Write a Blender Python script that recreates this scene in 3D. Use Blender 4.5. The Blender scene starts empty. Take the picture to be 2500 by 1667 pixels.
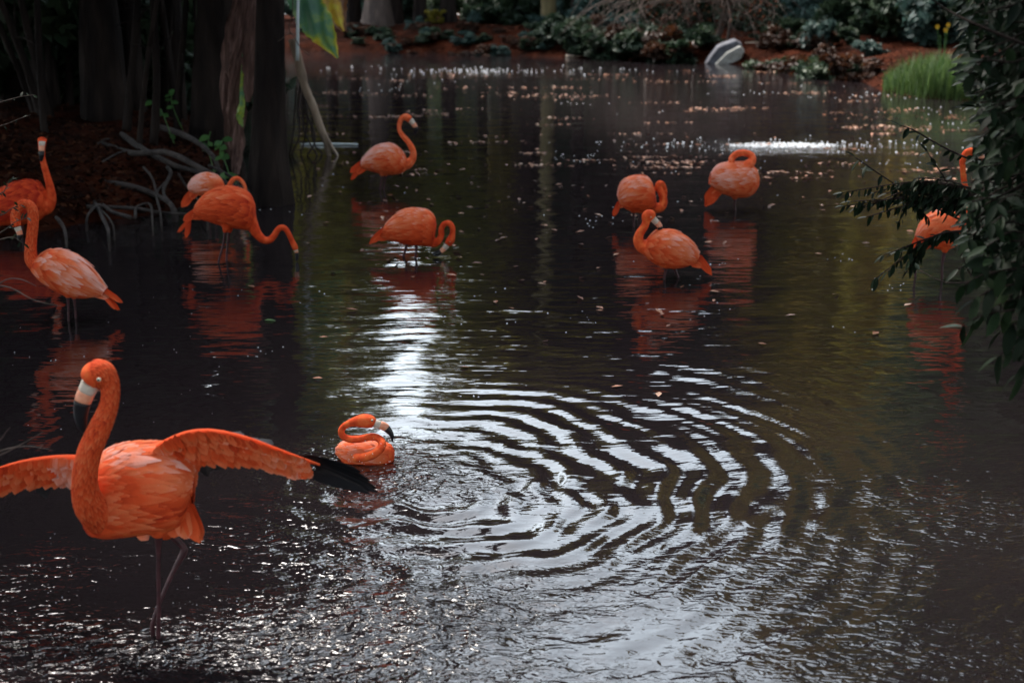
import bpy, math, random
import numpy as np
from mathutils import Vector, Matrix
random.seed(7); rng = np.random.default_rng(7)
R = math.radians
scn = bpy.context.scene
col = scn.collection
# ------------------------------------------------------------------ camera
H = 2.0; PITCH = 14.49; F = 2500 * 50 / 36.0
cam_d = bpy.data.cameras.new('camera'); cam = bpy.data.objects.new('camera', cam_d); col.objects.link(cam)
cam_d.lens = 50; cam_d.sensor_width = 36; cam_d.clip_start = 0.05; cam_d.clip_end = 1500
cam.location = (0, 0, H); cam.rotation_euler = (R(90 - PITCH), 0, 0)
cam_d.dof.use_dof = True; cam_d.dof.focus_distance = 6.2; cam_d.dof.aperture_fstop = 3.2
scn.camera = cam
# ------------------------------------------------------------------ world and sun
SUN_EL, SUN_AZ = 52, 322          # azimuth clockwise from +Y
w = bpy.data.worlds.new('World'); scn.world = w; w.use_nodes = True
nt = w.node_tree; nt.nodes.clear()
sky = nt.nodes.new('ShaderNodeTexSky'); sky.sky_type = 'NISHITA'; sky.sun_disc = False
sky.sun_elevation = R(SUN_EL); sky.sun_rotation = R(SUN_AZ); sky.air_density = 1.0; sky.dust_density = 2.0; sky.ozone_density = 1.0
hs = nt.nodes.new('ShaderNodeHueSaturation'); hs.inputs['Hue'].default_value = 0.475; hs.inputs['Saturation'].default_value = 0.5; hs.inputs['Value'].default_value = 1.0
bg = nt.nodes.new('ShaderNodeBackground'); bg.inputs['Strength'].default_value = 0.15
wo = nt.nodes.new('ShaderNodeOutputWorld')
nt.links.new(sky.outputs[0], hs.inputs['Color']); nt.links.new(hs.outputs[0], bg.inputs[0]); nt.links.new(bg.outputs[0], wo.inputs[0])
sd = bpy.data.lights.new('sun', 'SUN'); sun = bpy.data.objects.new('sun', sd); col.objects.link(sun)
sd.energy = 1.75; sd.angle = R(18); sd.color = (1.0, 0.93, 0.84)
_el, _az = R(SUN_EL), R(SUN_AZ)
sdir = Vector((math.sin(_az) * math.cos(_el), math.cos(_az) * math.cos(_el), math.sin(_el)))
sun.rotation_euler = sdir.to_track_quat('Z', 'Y').to_euler(); sun.location = (0, 0, 30)
scn.view_settings.view_transform = 'Standard'; scn.view_settings.look = 'None'
scn.view_settings.gamma = 1.0; scn.view_settings.use_curve_mapping = False
scn.view_settings.exposure = 2.3
cy = scn.cycles
cy.use_denoising = True; cy.max_bounces = 6; cy.diffuse_bounces = 2; cy.glossy_bounces = 3; cy.transmission_bounces = 3
cy.transparent_max_bounces = 6; cy.caustics_reflective = False; cy.caustics_refractive = False; cy.sample_clamp_indirect = 6; cy.sample_clamp_direct = .6
try: cy.denoiser = 'OPENIMAGEDENOISE'
except Exception: pass
# ------------------------------------------------------------------ helpers
_p = R(PITCH); FWD = np.array([0, math.cos(_p), -math.sin(_p)]); UP = np.array([0, math.sin(_p), math.cos(_p)]); CAM = np.array([0, 0, H])
def ray(sx, sy): return FWD + np.array([(sx - 1250) / F, 0, 0]) - (sy - 833.5) / F * UP
def on_z(sx, sy, z=0.0):
    d = ray(sx, sy); return CAM + d * ((z - H) / d[2])
def on_y(sx, sy, Y):
    d = ray(sx, sy); return CAM + d * (Y / d[1])
K = 2500 / 2352.0
def dz(x, y, z=0.0): return on_z(x * K, y * K, z)       # same, in coordinates of the 2352 wide view
def dy(x, y, Y): return on_y(x * K, y * K, Y)
def mpp(p): return float(np.dot(np.asarray(p) - CAM, FWD)) / F   # metres per pixel at a point

def tag(o, label=None, cat=None, group=None, kind=None):
    if label: o['label'] = label
    if cat: o['category'] = cat
    if group: o['group'] = group
    if kind: o['kind'] = kind
    return o
def empty(name, loc, label=None, cat=None, group=None):
    o = bpy.data.objects.new(name, None); col.objects.link(o); o.location = [float(c) for c in loc]; o.empty_display_size = .1
    return tag(o, label, cat, group)

class MB:
    def __init__(s): s.v = []; s.f = []; s.m = []; s.t = []
    def add(s, vs, fs, mat=0, tint=0.5):
        n = len(s.v); s.v.extend([tuple(map(float, q)) for q in vs])
        s.f.extend([tuple(i + n for i in q) for q in fs]); s.m.extend([mat] * len(fs))
        if np.ndim(tint) == 0: s.t.extend([float(tint)] * len(vs))
        else: s.t.extend([float(q) for q in tint])
    def mesh(s, name, origin=(0, 0, 0), smooth=True):
        me = bpy.data.meshes.new(name); o = np.asarray(origin, float)
        v = (np.array(s.v) - o) if len(s.v) else np.zeros((0, 3))
        me.from_pydata(v.tolist(), [], s.f)
        if s.m: me.polygons.foreach_set('material_index', s.m)
        a = me.attributes.new('tint', 'FLOAT', 'POINT'); a.data.foreach_set('value', np.array(s.t, dtype=np.float32))
        if smooth: me.polygons.foreach_set('use_smooth', [True] * len(me.polygons))
        me.update(); return me
    def build(s, name, mats, parent=None, origin=(0, 0, 0), loc=None, smooth=True):
        me = s.mesh(name, origin, smooth)
        return link(name, me, mats, parent, loc)
def link(name, me, mats, parent=None, loc=None):
    o = bpy.data.objects.new(name, me); col.objects.link(o)
    if mats is not None and len(me.materials) == 0:
        for m in (mats if isinstance(mats, (list, tuple)) else [mats]): me.materials.append(m)
    if parent: o.parent = parent
    if loc is not None: o.location = [float(c) for c in loc]
    return o

def spline(P, n):
    """Catmull-Rom through rows of P, n samples"""
    P = np.asarray(P, float); k = len(P)
    if k < 3:
        t = np.linspace(0, 1, n)[:, None]; return P[0] * (1 - t) + P[-1] * t
    E = np.vstack([2 * P[0] - P[1], P, 2 * P[-1] - P[-2]]); out = []
    for u in np.linspace(0, k - 1 - 1e-6, n):
        i = int(u); t = u - i; a, b, c, d = E[i], E[i + 1], E[i + 2], E[i + 3]
        out.append(0.5 * ((2 * b) + (c - a) * t + (2 * a - 5 * b + 4 * c - d) * t * t + (3 * b - a - 3 * c + d) * t ** 3))
    return np.array(out)
def norm(a): a = np.asarray(a, float); return a / (np.linalg.norm(a) + 1e-12)
def frames(pts):
    T = np.gradient(pts, axis=0); T /= (np.linalg.norm(T, axis=1)[:, None] + 1e-12)
    ref = np.array([0, 1, 0.0]) if abs(T[0][1]) < .8 else np.array([1.0, 0, 0])
    N = []; n = norm(ref - T[0] * np.dot(ref, T[0]))
    for t in T:
        n = norm(n - t * np.dot(n, t)); N.append(n)
    N = np.array(N); B = np.cross(T, N); return T, N, B
def tube(mb, pts, radii, n=8, mat=0, tint=.5, seg=None, smoothpath=True, jitter=0, squash=1.0):
    pts = np.asarray(pts, float); radii = np.asarray(radii, float) * np.ones(len(pts))
    if smoothpath and len(pts) > 2:
        q = spline(np.hstack([pts, radii[:, None]]), seg or (len(pts) - 1) * 5 + 1); pts, radii = q[:, :3], np.abs(q[:, 3])
    T, N, B = frames(pts); vs = []; m = len(pts)
    for i in range(m):
        for k in range(n):
            a = 2 * math.pi * k / n; rr = radii[i] * (1 + jitter * math.sin(3.1 * k + i * .9 + 2 * math.sin(i * .37 + k)))
            vs.append(pts[i] + N[i] * math.cos(a) * rr * squash + B[i] * math.sin(a) * rr)
    fs = [(i * n + k, i * n + (k + 1) % n, (i + 1) * n + (k + 1) % n, (i + 1) * n + k) for i in range(m - 1) for k in range(n)]
    vs += [pts[0], pts[-1]]; c0, c1 = m * n, m * n + 1
    fs += [(c0, (k + 1) % n, k) for k in range(n)] + [(c1, (m - 1) * n + k, (m - 1) * n + (k + 1) % n) for k in range(n)]
    mb.add(vs, fs, mat, tint)
def loft(mb, C, U, Wv, n=20, mat=0, tint=.5):
    """elliptic rings: centre C, half vectors U and Wv"""
    vs = []; m = len(C)
    for i in range(m):
        for k in range(n):
            a = 2 * math.pi * k / n; vs.append(C[i] + U[i] * math.cos(a) + Wv[i] * math.sin(a))
    fs = [(i * n + k, i * n + (k + 1) % n, (i + 1) * n + (k + 1) % n, (i + 1) * n + k) for i in range(m - 1) for k in range(n)]
    vs += [C[0], C[-1]]; c0, c1 = m * n, m * n + 1
    fs += [(c0, (k + 1) % n, k) for k in range(n)] + [(c1, (m - 1) * n + k, (m - 1) * n + (k + 1) % n) for k in range(n)]
    mb.add(vs, fs, mat, tint)
# ------------------------------------------------------------------ materials
def newmat(name):
    m = bpy.data.materials.new(name); m.use_nodes = True; n = m.node_tree.nodes; n.clear()
    return m, n, m.node_tree.links
def ramp(n, stops, interp='LINEAR'):
    r = n.new('ShaderNodeValToRGB'); cr = r.color_ramp; cr.interpolation = interp
    while len(cr.elements) > 1: cr.elements.remove(cr.elements[-1])
    cr.elements[0].position = stops[0][0]; cr.elements[0].color = (*stops[0][1], 1)
    for p, c in stops[1:]:
        e = cr.elements.new(p); e.color = (*c, 1)
    return r
def noisy(name, stops, scale=5, rough=.8, bump=.0, bscale=None, stretch=(1, 1, 1), attr=False, transl=0.0, detail=5, spec=.3, attrmix=.5, objrand=False, sheen=0):
    """noise-driven colour; attr mixes the per-piece tint in; transl adds light passing through leaves"""
    m, n, l = newmat(name)
    tc = n.new('ShaderNodeTexCoord'); mp = n.new('ShaderNodeMapping'); mp.inputs['Scale'].default_value = stretch
    l.new(tc.outputs['Object'], mp.inputs[0])
    nz = n.new('ShaderNodeTexNoise'); nz.inputs['Scale'].default_value = scale; nz.inputs['Detail'].default_value = detail
    l.new(mp.outputs[0], nz.inputs['Vector']); fac = nz.outputs['Fac']
    if attr:
        at = n.new('ShaderNodeAttribute'); at.attribute_name = 'tint'
        mx = n.new('ShaderNodeMix'); mx.data_type = 'FLOAT'; mx.inputs['Factor'].default_value = attrmix
        l.new(fac, mx.inputs['A']); l.new(at.outputs['Fac'], mx.inputs['B']); fac = mx.outputs['Result']
    if objrand:
        oi = n.new('ShaderNodeObjectInfo'); m2 = n.new('ShaderNodeMix'); m2.data_type = 'FLOAT'; m2.inputs['Factor'].default_value = .55
        l.new(fac, m2.inputs['A']); l.new(oi.outputs['Random'], m2.inputs['B']); fac = m2.outputs['Result']
    rp = ramp(n, stops); l.new(fac, rp.inputs[0])
    b = n.new('ShaderNodeBsdfPrincipled'); b.inputs['Roughness'].default_value = rough; b.inputs['Specular IOR Level'].default_value = spec
    if sheen: b.inputs['Sheen Weight'].default_value = sheen
    l.new(rp.outputs[0], b.inputs['Base Color'])
    if bump:
        n2 = n.new('ShaderNodeTexNoise'); n2.inputs['Scale'].default_value = bscale or scale * 4; n2.inputs['Detail'].default_value = 6
        l.new(mp.outputs[0], n2.inputs['Vector'])
        bp = n.new('ShaderNodeBump'); bp.inputs['Strength'].default_value = 1; bp.inputs['Distance'].default_value = bump
        l.new(n2.outputs['Fac'], bp.inputs['Height']); l.new(bp.outputs[0], b.inputs['Normal'])
    o = n.new('ShaderNodeOutputMaterial')
    if transl:
        tr = n.new('ShaderNodeBsdfTranslucent'); l.new(rp.outputs[0], tr.inputs[0])
        ms = n.new('ShaderNodeMixShader'); ms.inputs[0].default_value = transl
        l.new(b.outputs[0], ms.inputs[1]); l.new(tr.outputs[0], ms.inputs[2]); l.new(ms.outputs[0], o.inputs[0])
    else: l.new(b.outputs[0], o.inputs[0])
    return m
def sc(c, k): return tuple(x * k for x in c)
OR, PK, DP = (.76, .088, .022), (.88, .47, .40), (.42, .022, .009)
M = {}
M['plume'] = noisy('plumage', [(.15, DP), (.42, OR), (.6, (.82, .19, .075)), (.85, PK)], 16, .8, .0012, 90, attr=True, attrmix=.8, spec=.15, transl=.10)
M['skin'] = noisy('orange_down', [(.2, DP), (.5, OR), (.8, (.90, .22, .06))], 26, .8, .0015, 160, attr=False, spec=.15)
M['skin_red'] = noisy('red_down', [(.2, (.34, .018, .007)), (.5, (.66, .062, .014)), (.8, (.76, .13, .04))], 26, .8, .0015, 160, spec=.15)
M['skin_coral'] = noisy('coral_down', [(.2, (.5, .04, .016)), (.5, (.82, .13, .04)), (.8, (.88, .25, .12))], 26, .8, .0015, 160, spec=.15)
M['down'] = noisy('pink_down', [(.2, DP), (.45, OR), (.75, (.90, .34, .2))], 14, .8, .0015, 130, spec=.2, sheen=.15)
M['leg'] = noisy('leg_skin', [(.3, (.03, .010, .012)), (.7, (.09, .028, .032))], 40, .45, .0006, 200)
M['bill_pale'] = noisy('bill_pale', [(.3, (.55, .45, .37)), (.7, (.68, .58, .5))], 60, .55)
M['bill_pink'] = noisy('bill_pink', [(.3, (.75, .26, .14)), (.7, (.85, .40, .26))], 60, .4)
M['bill_black'] = noisy('bill_black', [(.3, (.010, .009, .011)), (.7, (.02, .018, .02))], 60, .3)
M['black_feather'] = noisy('black_feather', [(.3, (.008, .008, .011)), (.7, (.02, .02, .024))], 20, .5, attr=True)
M['eye'] = noisy('eye_yellow', [(.3, (.62, .58, .42)), (.7, (.7, .66, .5))], 60, .5)
M['pupil'] = noisy('pupil_black', [(.3, (.005, .005, .005)), (.7, (.008, .008, .008))], 60, .5)
M['bark'] = noisy('bark', [(.3, (.035, .025, .022)), (.55, (.085, .06, .05)), (.8, (.15, .11, .09))], 5, .9, .03, 9, stretch=(1, 1, .22))
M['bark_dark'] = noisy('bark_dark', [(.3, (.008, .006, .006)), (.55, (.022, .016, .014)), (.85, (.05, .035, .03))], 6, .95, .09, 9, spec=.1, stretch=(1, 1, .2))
M['bark_olive'] = noisy('bark_olive', [(.3, (.07, .055, .025)), (.7, (.17, .13, .06))], 5, .9, .02, 12, stretch=(1, 1, .3))
M['litter_shaded'] = noisy('litter_leaf_shaded', [(.2, (.008, .004, .003)), (.5, (.022, .008, .005)), (.9, (.07, .025, .012))], 3, .9, spec=.05, attr=True, attrmix=.8)  # darker copy of the litter, left bank shade put into its colour
M['root'] = noisy('root_bark', [(.3, (.014, .010, .009)), (.7, (.055, .042, .037))], 9, .85, .01, 30)
M['driftwood'] = noisy('driftwood', [(.3, (.14, .10, .075)), (.55, (.32, .24, .18)), (.8, (.5, .41, .33))], 8, .85, .012, 30, stretch=(1, 1, .4))
M['twig'] = noisy('twig', [(.3, (.04, .03, .026)), (.7, (.11, .08, .065))], 20, .85)
M['twig_pale'] = noisy('twig_pale', [(.3, (.05, .035, .028)), (.7, (.16, .115, .095))], 10, .85)
M['ground'] = noisy('leaf_litter_ground', [(.3, (.006, .0016, .0008)), (.5, (.022, .005, .0018)), (.75, (.05, .012, .005))], 2.2, .95, .12, 5, detail=8, spec=.03)
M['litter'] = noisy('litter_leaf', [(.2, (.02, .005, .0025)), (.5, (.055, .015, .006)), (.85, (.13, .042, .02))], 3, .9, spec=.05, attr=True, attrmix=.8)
M['float'] = noisy('floating_leaf', [(.1, (.07, .025, .012)), (.45, (.24, .09, .04)), (.75, (.40, .19, .11)), (.95, (.5, .34, .25))], 3, .6, attr=True, attrmix=.85)
M['foam'] = noisy('foam', [(.3, (.8, .82, .84)), (.7, (.9, .92, .94))], 20, .25)
def leafmat(name, a, b, c, **k): return noisy(name, [(.15, a), (.5, b), (.9, c)], k.pop('scale', 1.3), k.pop('rough', .55), attr=True, attrmix=.55, transl=k.pop('transl', .3), **k)
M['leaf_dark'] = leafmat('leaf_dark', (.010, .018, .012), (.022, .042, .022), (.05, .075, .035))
M['leaf_green'] = leafmat('leaf_green', (.02, .045, .015), (.05, .1, .03), (.11, .17, .05))
M['leaf_olive'] = leafmat('leaf_olive', (.07, .065, .012), (.22, .19, .028), (.38, .32, .05), transl=.6)
M['leaf_gold'] = leafmat('leaf_gold', (.08, .055, .010), (.28, .2, .028), (.45, .34, .055), transl=.6)
M['leaf_brown'] = leafmat('leaf_brown', (.025, .016, .014), (.07, .045, .04), (.14, .095, .08))
M['leaf_rust'] = leafmat('leaf_rust', (.015, .006, .003), (.04, .014, .006), (.09, .035, .014))
M['leaf_yellow'] = leafmat('leaf_yellow', (.14, .14, .02), (.36, .36, .045), (.52, .5, .08), transl=.7)
M['leaf_blue'] = leafmat('leaf_bluegreen', (.015, .03, .03), (.035, .07, .06), (.08, .13, .11), scale=3)
M['leaf_lime'] = leafmat('leaf_lime', (.035, .06, .018), (.06, .12, .03), (.14, .20, .06), scale=4)
M['leaf_glossy'] = leafmat('leaf_glossy', (.003, .007, .0035), (.006, .015, .006), (.02, .04, .014), rough=.55, transl=.18, spec=.12, scale=9, objrand=True)
M['leaf_russet'] = leafmat('leaf_russet', (.02, .010, .008), (.05, .018, .014), (.07, .05, .035), rough=.4, transl=.2, scale=9, objrand=True)
M['vine'] = leafmat('vine_leaf', (.02, .05, .012), (.045, .13, .03), (.1, .2, .05), rough=.5, transl=.3, scale=9, objrand=True)
M['deadleaf'] = noisy('dead_frond', [(.25, (.04, .02, .016)), (.55, (.14, .075, .06)), (.85, (.34, .22, .2))], 9, .85, .006, 40, stretch=(3, 3, .4), transl=.15)
M['rock_pale'] = noisy('rock_pale', [(.3, (.24, .225, .2)), (.7, (.46, .44, .4))], 7, .9, .04, 14)
M['rock_dark'] = noisy('rock_dark', [(.3, (.06, .06, .07)), (.7, (.15, .15, .17))], 4, .85, .02, 14)
M['path'] = noisy('path_gravel', [(.3, (.55, .55, .55)), (.7, (.75, .75, .74))], 2, .9, .004, 60)
M['pink'] = noisy('pink_petal', [(.3, (.6, .1, .16)), (.7, (.85, .4, .4))], 3, .8, attr=True, attrmix=.7, transl=.3)
M['yellow'] = noisy('yellow_petal', [(.3, (.8, .4, .02)), (.7, (.9, .6, .05))], 30, .6)
M['stalk'] = noisy('pale_stalk', [(.3, (.45, .5, .5)), (.7, (.6, .66, .66))], 6, .5)
def banana_mat():
    m, n, l = newmat('banana_leaf')
    at = n.new('ShaderNodeAttribute'); at.attribute_name = 'tint'
    tc = n.new('ShaderNodeTexCoord'); nz = n.new('ShaderNodeTexNoise'); nz.inputs['Scale'].default_value = 7; nz.inputs['Detail'].default_value = 6
    l.new(tc.outputs['Object'], nz.inputs['Vector'])
    ad = n.new('ShaderNodeMath'); ad.operation = 'MULTIPLY_ADD'; ad.inputs[1].default_value = .9; ad.inputs[2].default_value = -.45
    l.new(nz.outputs['Fac'], ad.inputs[0]); a2 = n.new('ShaderNodeMath'); l.new(ad.outputs[0], a2.inputs[0]); l.new(at.outputs['Fac'], a2.inputs[1])
    rp = ramp(n, [(.0, (.05, .16, .11)), (.4, (.10, .26, .12)), (.55, (.3, .42, .06)), (.68, (.72, .6, .05)), (.84, (.62, .36, .04)), (1, (.2, .08, .03))])
    l.new(a2.outputs[0], rp.inputs[0])
    b = n.new('ShaderNodeBsdfPrincipled'); b.inputs['Roughness'].default_value = .38; l.new(rp.outputs[0], b.inputs['Base Color'])
    tr = n.new('ShaderNodeBsdfTranslucent'); l.new(rp.outputs[0], tr.inputs[0]); ms = n.new('ShaderNodeMixShader'); ms.inputs[0].default_value = .35
    l.new(b.outputs[0], ms.inputs[1]); l.new(tr.outputs[0], ms.inputs[2])
    o = n.new('ShaderNodeOutputMaterial'); l.new(ms.outputs[0], o.inputs[0]); return m
M['banana'] = banana_mat()
def water_mat():
    m, n, l = newmat('pond_water')
    tc = n.new('ShaderNodeTexCoord'); at = n.new('ShaderNodeAttribute'); at.attribute_name = 'chop'
    calm = n.new('ShaderNodeAttribute'); calm.attribute_name = 'calm'
    def noise(scale, detail, sx=1, sy=1, rough=.5, dist=0):
        mp = n.new('ShaderNodeMapping'); mp.inputs['Scale'].default_value = (sx, sy, 1); l.new(tc.outputs['Object'], mp.inputs[0])
        z = n.new('ShaderNodeTexNoise'); z.inputs['Scale'].default_value = scale; z.inputs['Detail'].default_value = detail
        z.inputs['Roughness'].default_value = rough; z.inputs['Distortion'].default_value = dist
        l.new(mp.outputs[0], z.inputs['Vector']); return z.outputs['Fac']
    def mul(a, b):
        q = n.new('ShaderNodeMath'); q.operation = 'MULTIPLY'
        for i, s in enumerate((a, b)):
            if isinstance(s, (int, float)): q.inputs[i].default_value = s
            else: l.new(s, q.inputs[i])
        return q.outputs[0]
    def add(a, b):
        q = n.new('ShaderNodeMath'); l.new(a, q.inputs[0]); l.new(b, q.inputs[1]); return q.outputs[0]
    h = mul(noise(2.6, 2, .55, 1.5), mul(calm.outputs['Fac'], .010))      # long soft ripples
    h = add(h, mul(noise(9, 2, .42, 1.6), mul(calm.outputs['Fac'], .0040)))
    h = add(h, mul(noise(24, 1.5, .4, 1.5), mul(calm.outputs['Fac'], .0009)))
    h = add(h, mul(noise(13, 1.6, .75, 1.25, .5, .9), mul(at.outputs['Fac'], .034)))   # chop beside the flapping bird
    h = add(h, mul(noise(34, 1.5, .8, 1.2, .5, 1.0), mul(at.outputs['Fac'], .013)))
    bp = n.new('ShaderNodeBump'); bp.inputs['Strength'].default_value = 1; bp.inputs['Distance'].default_value = 1.0; l.new(h, bp.inputs['Height'])
    b = n.new('ShaderNodeBsdfPrincipled')
    rp = ramp(n, [(.3, (.0105, .0080, .0092)), (.7, (.0145, .0108, .0115))]); l.new(noise(.7, 3), rp.inputs[0])
    l.new(rp.outputs[0], b.inputs['Base Color']); b.inputs['Roughness'].default_value = .02; b.inputs['IOR'].default_value = 1.58
    l.new(bp.outputs[0], b.inputs['Normal'])
    o = n.new('ShaderNodeOutputMaterial'); l.new(b.outputs[0], o.inputs[0]); return m
M['water'] = water_mat()
# ------------------------------------------------------------------ ground and pond outline
shore_px = [(0, 545), (110, 528), (200, 512), (300, 500), (400, 482), (470, 445), (520, 408), (548, 380), (552, 300), (548, 230), (540, 170), (560, 136), (620, 124),
            (700, 119), (850, 121), (1000, 123), (1150, 127), (1300, 133), (1420, 137), (1550, 143), (1700, 149), (1850, 158), (1960, 178), (2030, 212), (2120, 226), (2230, 232), (2352, 290)]
POLY = [tuple(dz(a, b)[:2]) for a, b in shore_px] + [(8.5, 17), (9, 12), (6.5, 7), (5.5, 1.3), (-5.5, 1.3), (-6.2, 6), (-6.6, 9.5)]
POLY = np.array(POLY)
def signed(x, y):
    """distance to the shore, negative over water"""
    x = np.asarray(x, float); y = np.asarray(y, float); best = np.full(x.shape, 1e9); ins = np.zeros(x.shape, bool); n = len(POLY)
    for i in range(n):
        ax, ay = POLY[i]; bx, by = POLY[(i + 1) % n]; ex, ey = bx - ax, by - ay
        t = np.clip(((x - ax) * ex + (y - ay) * ey) / (ex * ex + ey * ey), 0, 1)
        best = np.minimum(best, np.hypot(x - ax - t * ex, y - ay - t * ey))
        c = ((ay > y) != (by > y)) & (x < (bx - ax) * (y - ay) / (by - ay + 1e-12) + ax); ins ^= c
    return np.where(ins, -best, best)
def hgt(x, y):
    d = signed(x, y); x = np.asarray(x, float); y = np.asarray(y, float)
    n = .05 * np.sin(x * 1.7 + np.sin(y * 1.1)) * np.sin(y * 1.3 + 1) + .03 * np.sin(x * 4.1 + y * 2.3) * np.sin(y * 3.7 - x)
    up = .52 * (1 - np.exp(-np.maximum(d, 0) / 1.1)) * (1 + n * 1.6) + n * np.clip(d, 0, 1) * .7
    return np.where(d > 0, up, np.maximum(d * .5, -.7))
def grid_mesh(name, X, Y, Z, attrs=None):
    ny, nx = X.shape; me = bpy.data.meshes.new(name)
    v = np.stack([X, Y, Z], -1).reshape(-1, 3).astype(np.float32)
    idx = np.arange(ny * nx).reshape(ny, nx); q = np.stack([idx[:-1, :-1], idx[:-1, 1:], idx[1:, 1:], idx[1:, :-1]], -1).reshape(-1)
    nf = (ny - 1) * (nx - 1)
    me.vertices.add(len(v)); me.vertices.foreach_set('co', v.ravel()); me.loops.add(nf * 4); me.loops.foreach_set('vertex_index', q.astype(np.int32))
    me.polygons.add(nf); me.polygons.foreach_set('loop_start', np.arange(0, nf * 4, 4, dtype=np.int32))
    me.polygons.foreach_set('use_smooth', np.ones(nf, bool)); me.update(calc_edges=True)
    for k, a in (attrs or {}).items():
        at = me.attributes.new(k, 'FLOAT', 'POINT'); at.data.foreach_set('value', a.ravel().astype(np.float32))
    return me
xs = np.concatenate([[-400, -200, -90, -50], np.linspace(-32, 34, 260), [50, 90, 200, 400]])
ys = np.concatenate([[-300, -120, -40, -12], np.linspace(-4, 70, 300), [85, 120, 200, 420, 800]])
GX, GY = np.meshgrid(xs, ys); GZ = hgt(GX, GY)
tag(link('ground', grid_mesh('ground', GX, GY, GZ), M['ground']), 'brown leaf-strewn ground around the pond', kind='structure')
# ------------------------------------------------------------------ water
BX, BY = on_z(960, 1165)[:2]      # where the rings start, beside the bathing bird
FX, FY = on_z(386, 1550)[:2]      # the flapping bird
def ridge(x, y, cx, cy, lam, amp, r0, r1, ph=0, warp=.0):
    d = np.hypot(x - cx, y - cy); th = np.arctan2(y - cy, x - cx)
    d = d + warp * (np.sin(3 * th + d * 1.3 + ph) + .6 * np.sin(7 * th - d * 2.1 + ph * 2) + .35 * np.sin(13 * th + 3.3 * d))
    dirw = 1.0 if warp < .021 else .34 + .66 * np.clip(np.cos(th + .45) * .8 + .45, 0, 1)
    env = dirw * np.clip((d - r0 * .4) / (r0 * .6 + 1e-6), 0, 1) * np.exp(-np.maximum(d - r0, 0) / r1)
    br = np.clip(.55 + .75 * np.sin(x * 1.9 + ph + 1.3 * np.sin(y * 1.1)) * np.sin(y * 2.3 + ph * 2 + np.sin(x * 1.7)) + .3 * np.sin(th * 5 + d * 2.2 + ph), .08, 1.25)
    return amp * np.sin(2 * math.pi * d / lam + ph) * env * br
def wave(x, y):
    z = ridge(x, y, BX, BY, .18, .0058, .42, 1.6, 0, .055)
    z += ridge(x, y, BX + .15, BY - .15, .12, .0026, .4, 1.5, 1.1, .04)
    z += ridge(x, y, BX - .1, BY, .095, .0013, .3, 1.3, 2.0, .02)
    z += ridge(x, y, FX + .2, FY + .1, .21, .0042, .35, 1.0, .4, .05)
    z += ridge(x, y, 2.7, 4.9, .17, .0042, .3, 1.5, 2.4, .06)
    z += ridge(x, y, 2.3, 3.1, .13, .0030, .3, 1.3, .9, .05)
    for (a, b, k) in ((943, 628, .5), (1610, 680, .5), (723, 632, .7), (400, 781, .6), (1440, 553, .4), (2300, 677, .6)):
        cx, cy_ = on_z(a, b)[:2]; z += ridge(x, y, cx, cy_, .22, .0014 * k, .1, .8, a, .02)
    for k in range(26):
        a = rng2.uniform(0, 6.28); lam = rng2.uniform(.22, .8); kx, ky = math.cos(a) * 6.28 / lam * .8, math.sin(a) * 6.28 / lam
        z += lam * .0009 * np.sin(kx * x + ky * y + rng2.uniform(0, 6.28)) * (.35 + .65 * np.exp(-np.maximum(y - 5, 0) / 4.5))
    return z
rng2 = np.random.default_rng(3)
yv = np.concatenate([np.linspace(.2, 2.9, 12), 3.0 * (46 / 3.0) ** np.linspace(0, 1, 640)])
sv = np.linspace(-1, 1, 560); sv = .72 * sv + .28 * sv ** 5
WX = (yv[:, None] * .62 + 1.0) * sv[None, :] * 1.0; WY = np.repeat(yv[:, None], len(sv), 1)
chop = 1.0 * np.exp(-(((WX - FX - .30) / 1.15) ** 2 + ((WY - FY + .1) / .80) ** 2) ** 1.3)
chop += .55 * np.exp(-(((WX - BX) / .5) ** 2 + ((WY - BY) / .45) ** 2))
chop += .30 * np.exp(-(((WX - 1.8) / .8) ** 2 + ((WY - 4.9) / 1.1) ** 2)) + .14 * np.exp(-((WY - 3.7) / 1.3) ** 2)
chop *= .55 + .45 * np.sin(WX * 3.1 + 1.7 * np.sin(WY * 2.3)) * np.sin(WY * 4.2 + WX)
for (a, b, ra, rb) in ((1170, 176, 3.4, 1.8), (1915, 358, 1.3, .8)):
    c = on_z(a, b); chop += .3 * np.exp(-(((WX - c[0]) / ra) ** 2 + ((WY - c[1]) / rb) ** 2))
chop = np.clip(chop, 0, 1.2)
calmv = .28 + .85 * np.exp(-((WY - 9.5) / 4.2) ** 2) + .25 * np.clip((WY - 10) / 10, 0, 1) 
calmv *= 1 - .55 * np.exp(-((WX + 3.0) / 1.6) ** 2 - ((WY - 10) / 3.5) ** 2)
tag(link('water', grid_mesh('water', WX, WY, wave(WX, WY), {'chop': chop, 'calm': calmv}), M['water']), 'dark rippled pond water', kind='structure')

exec_parts = []
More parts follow.
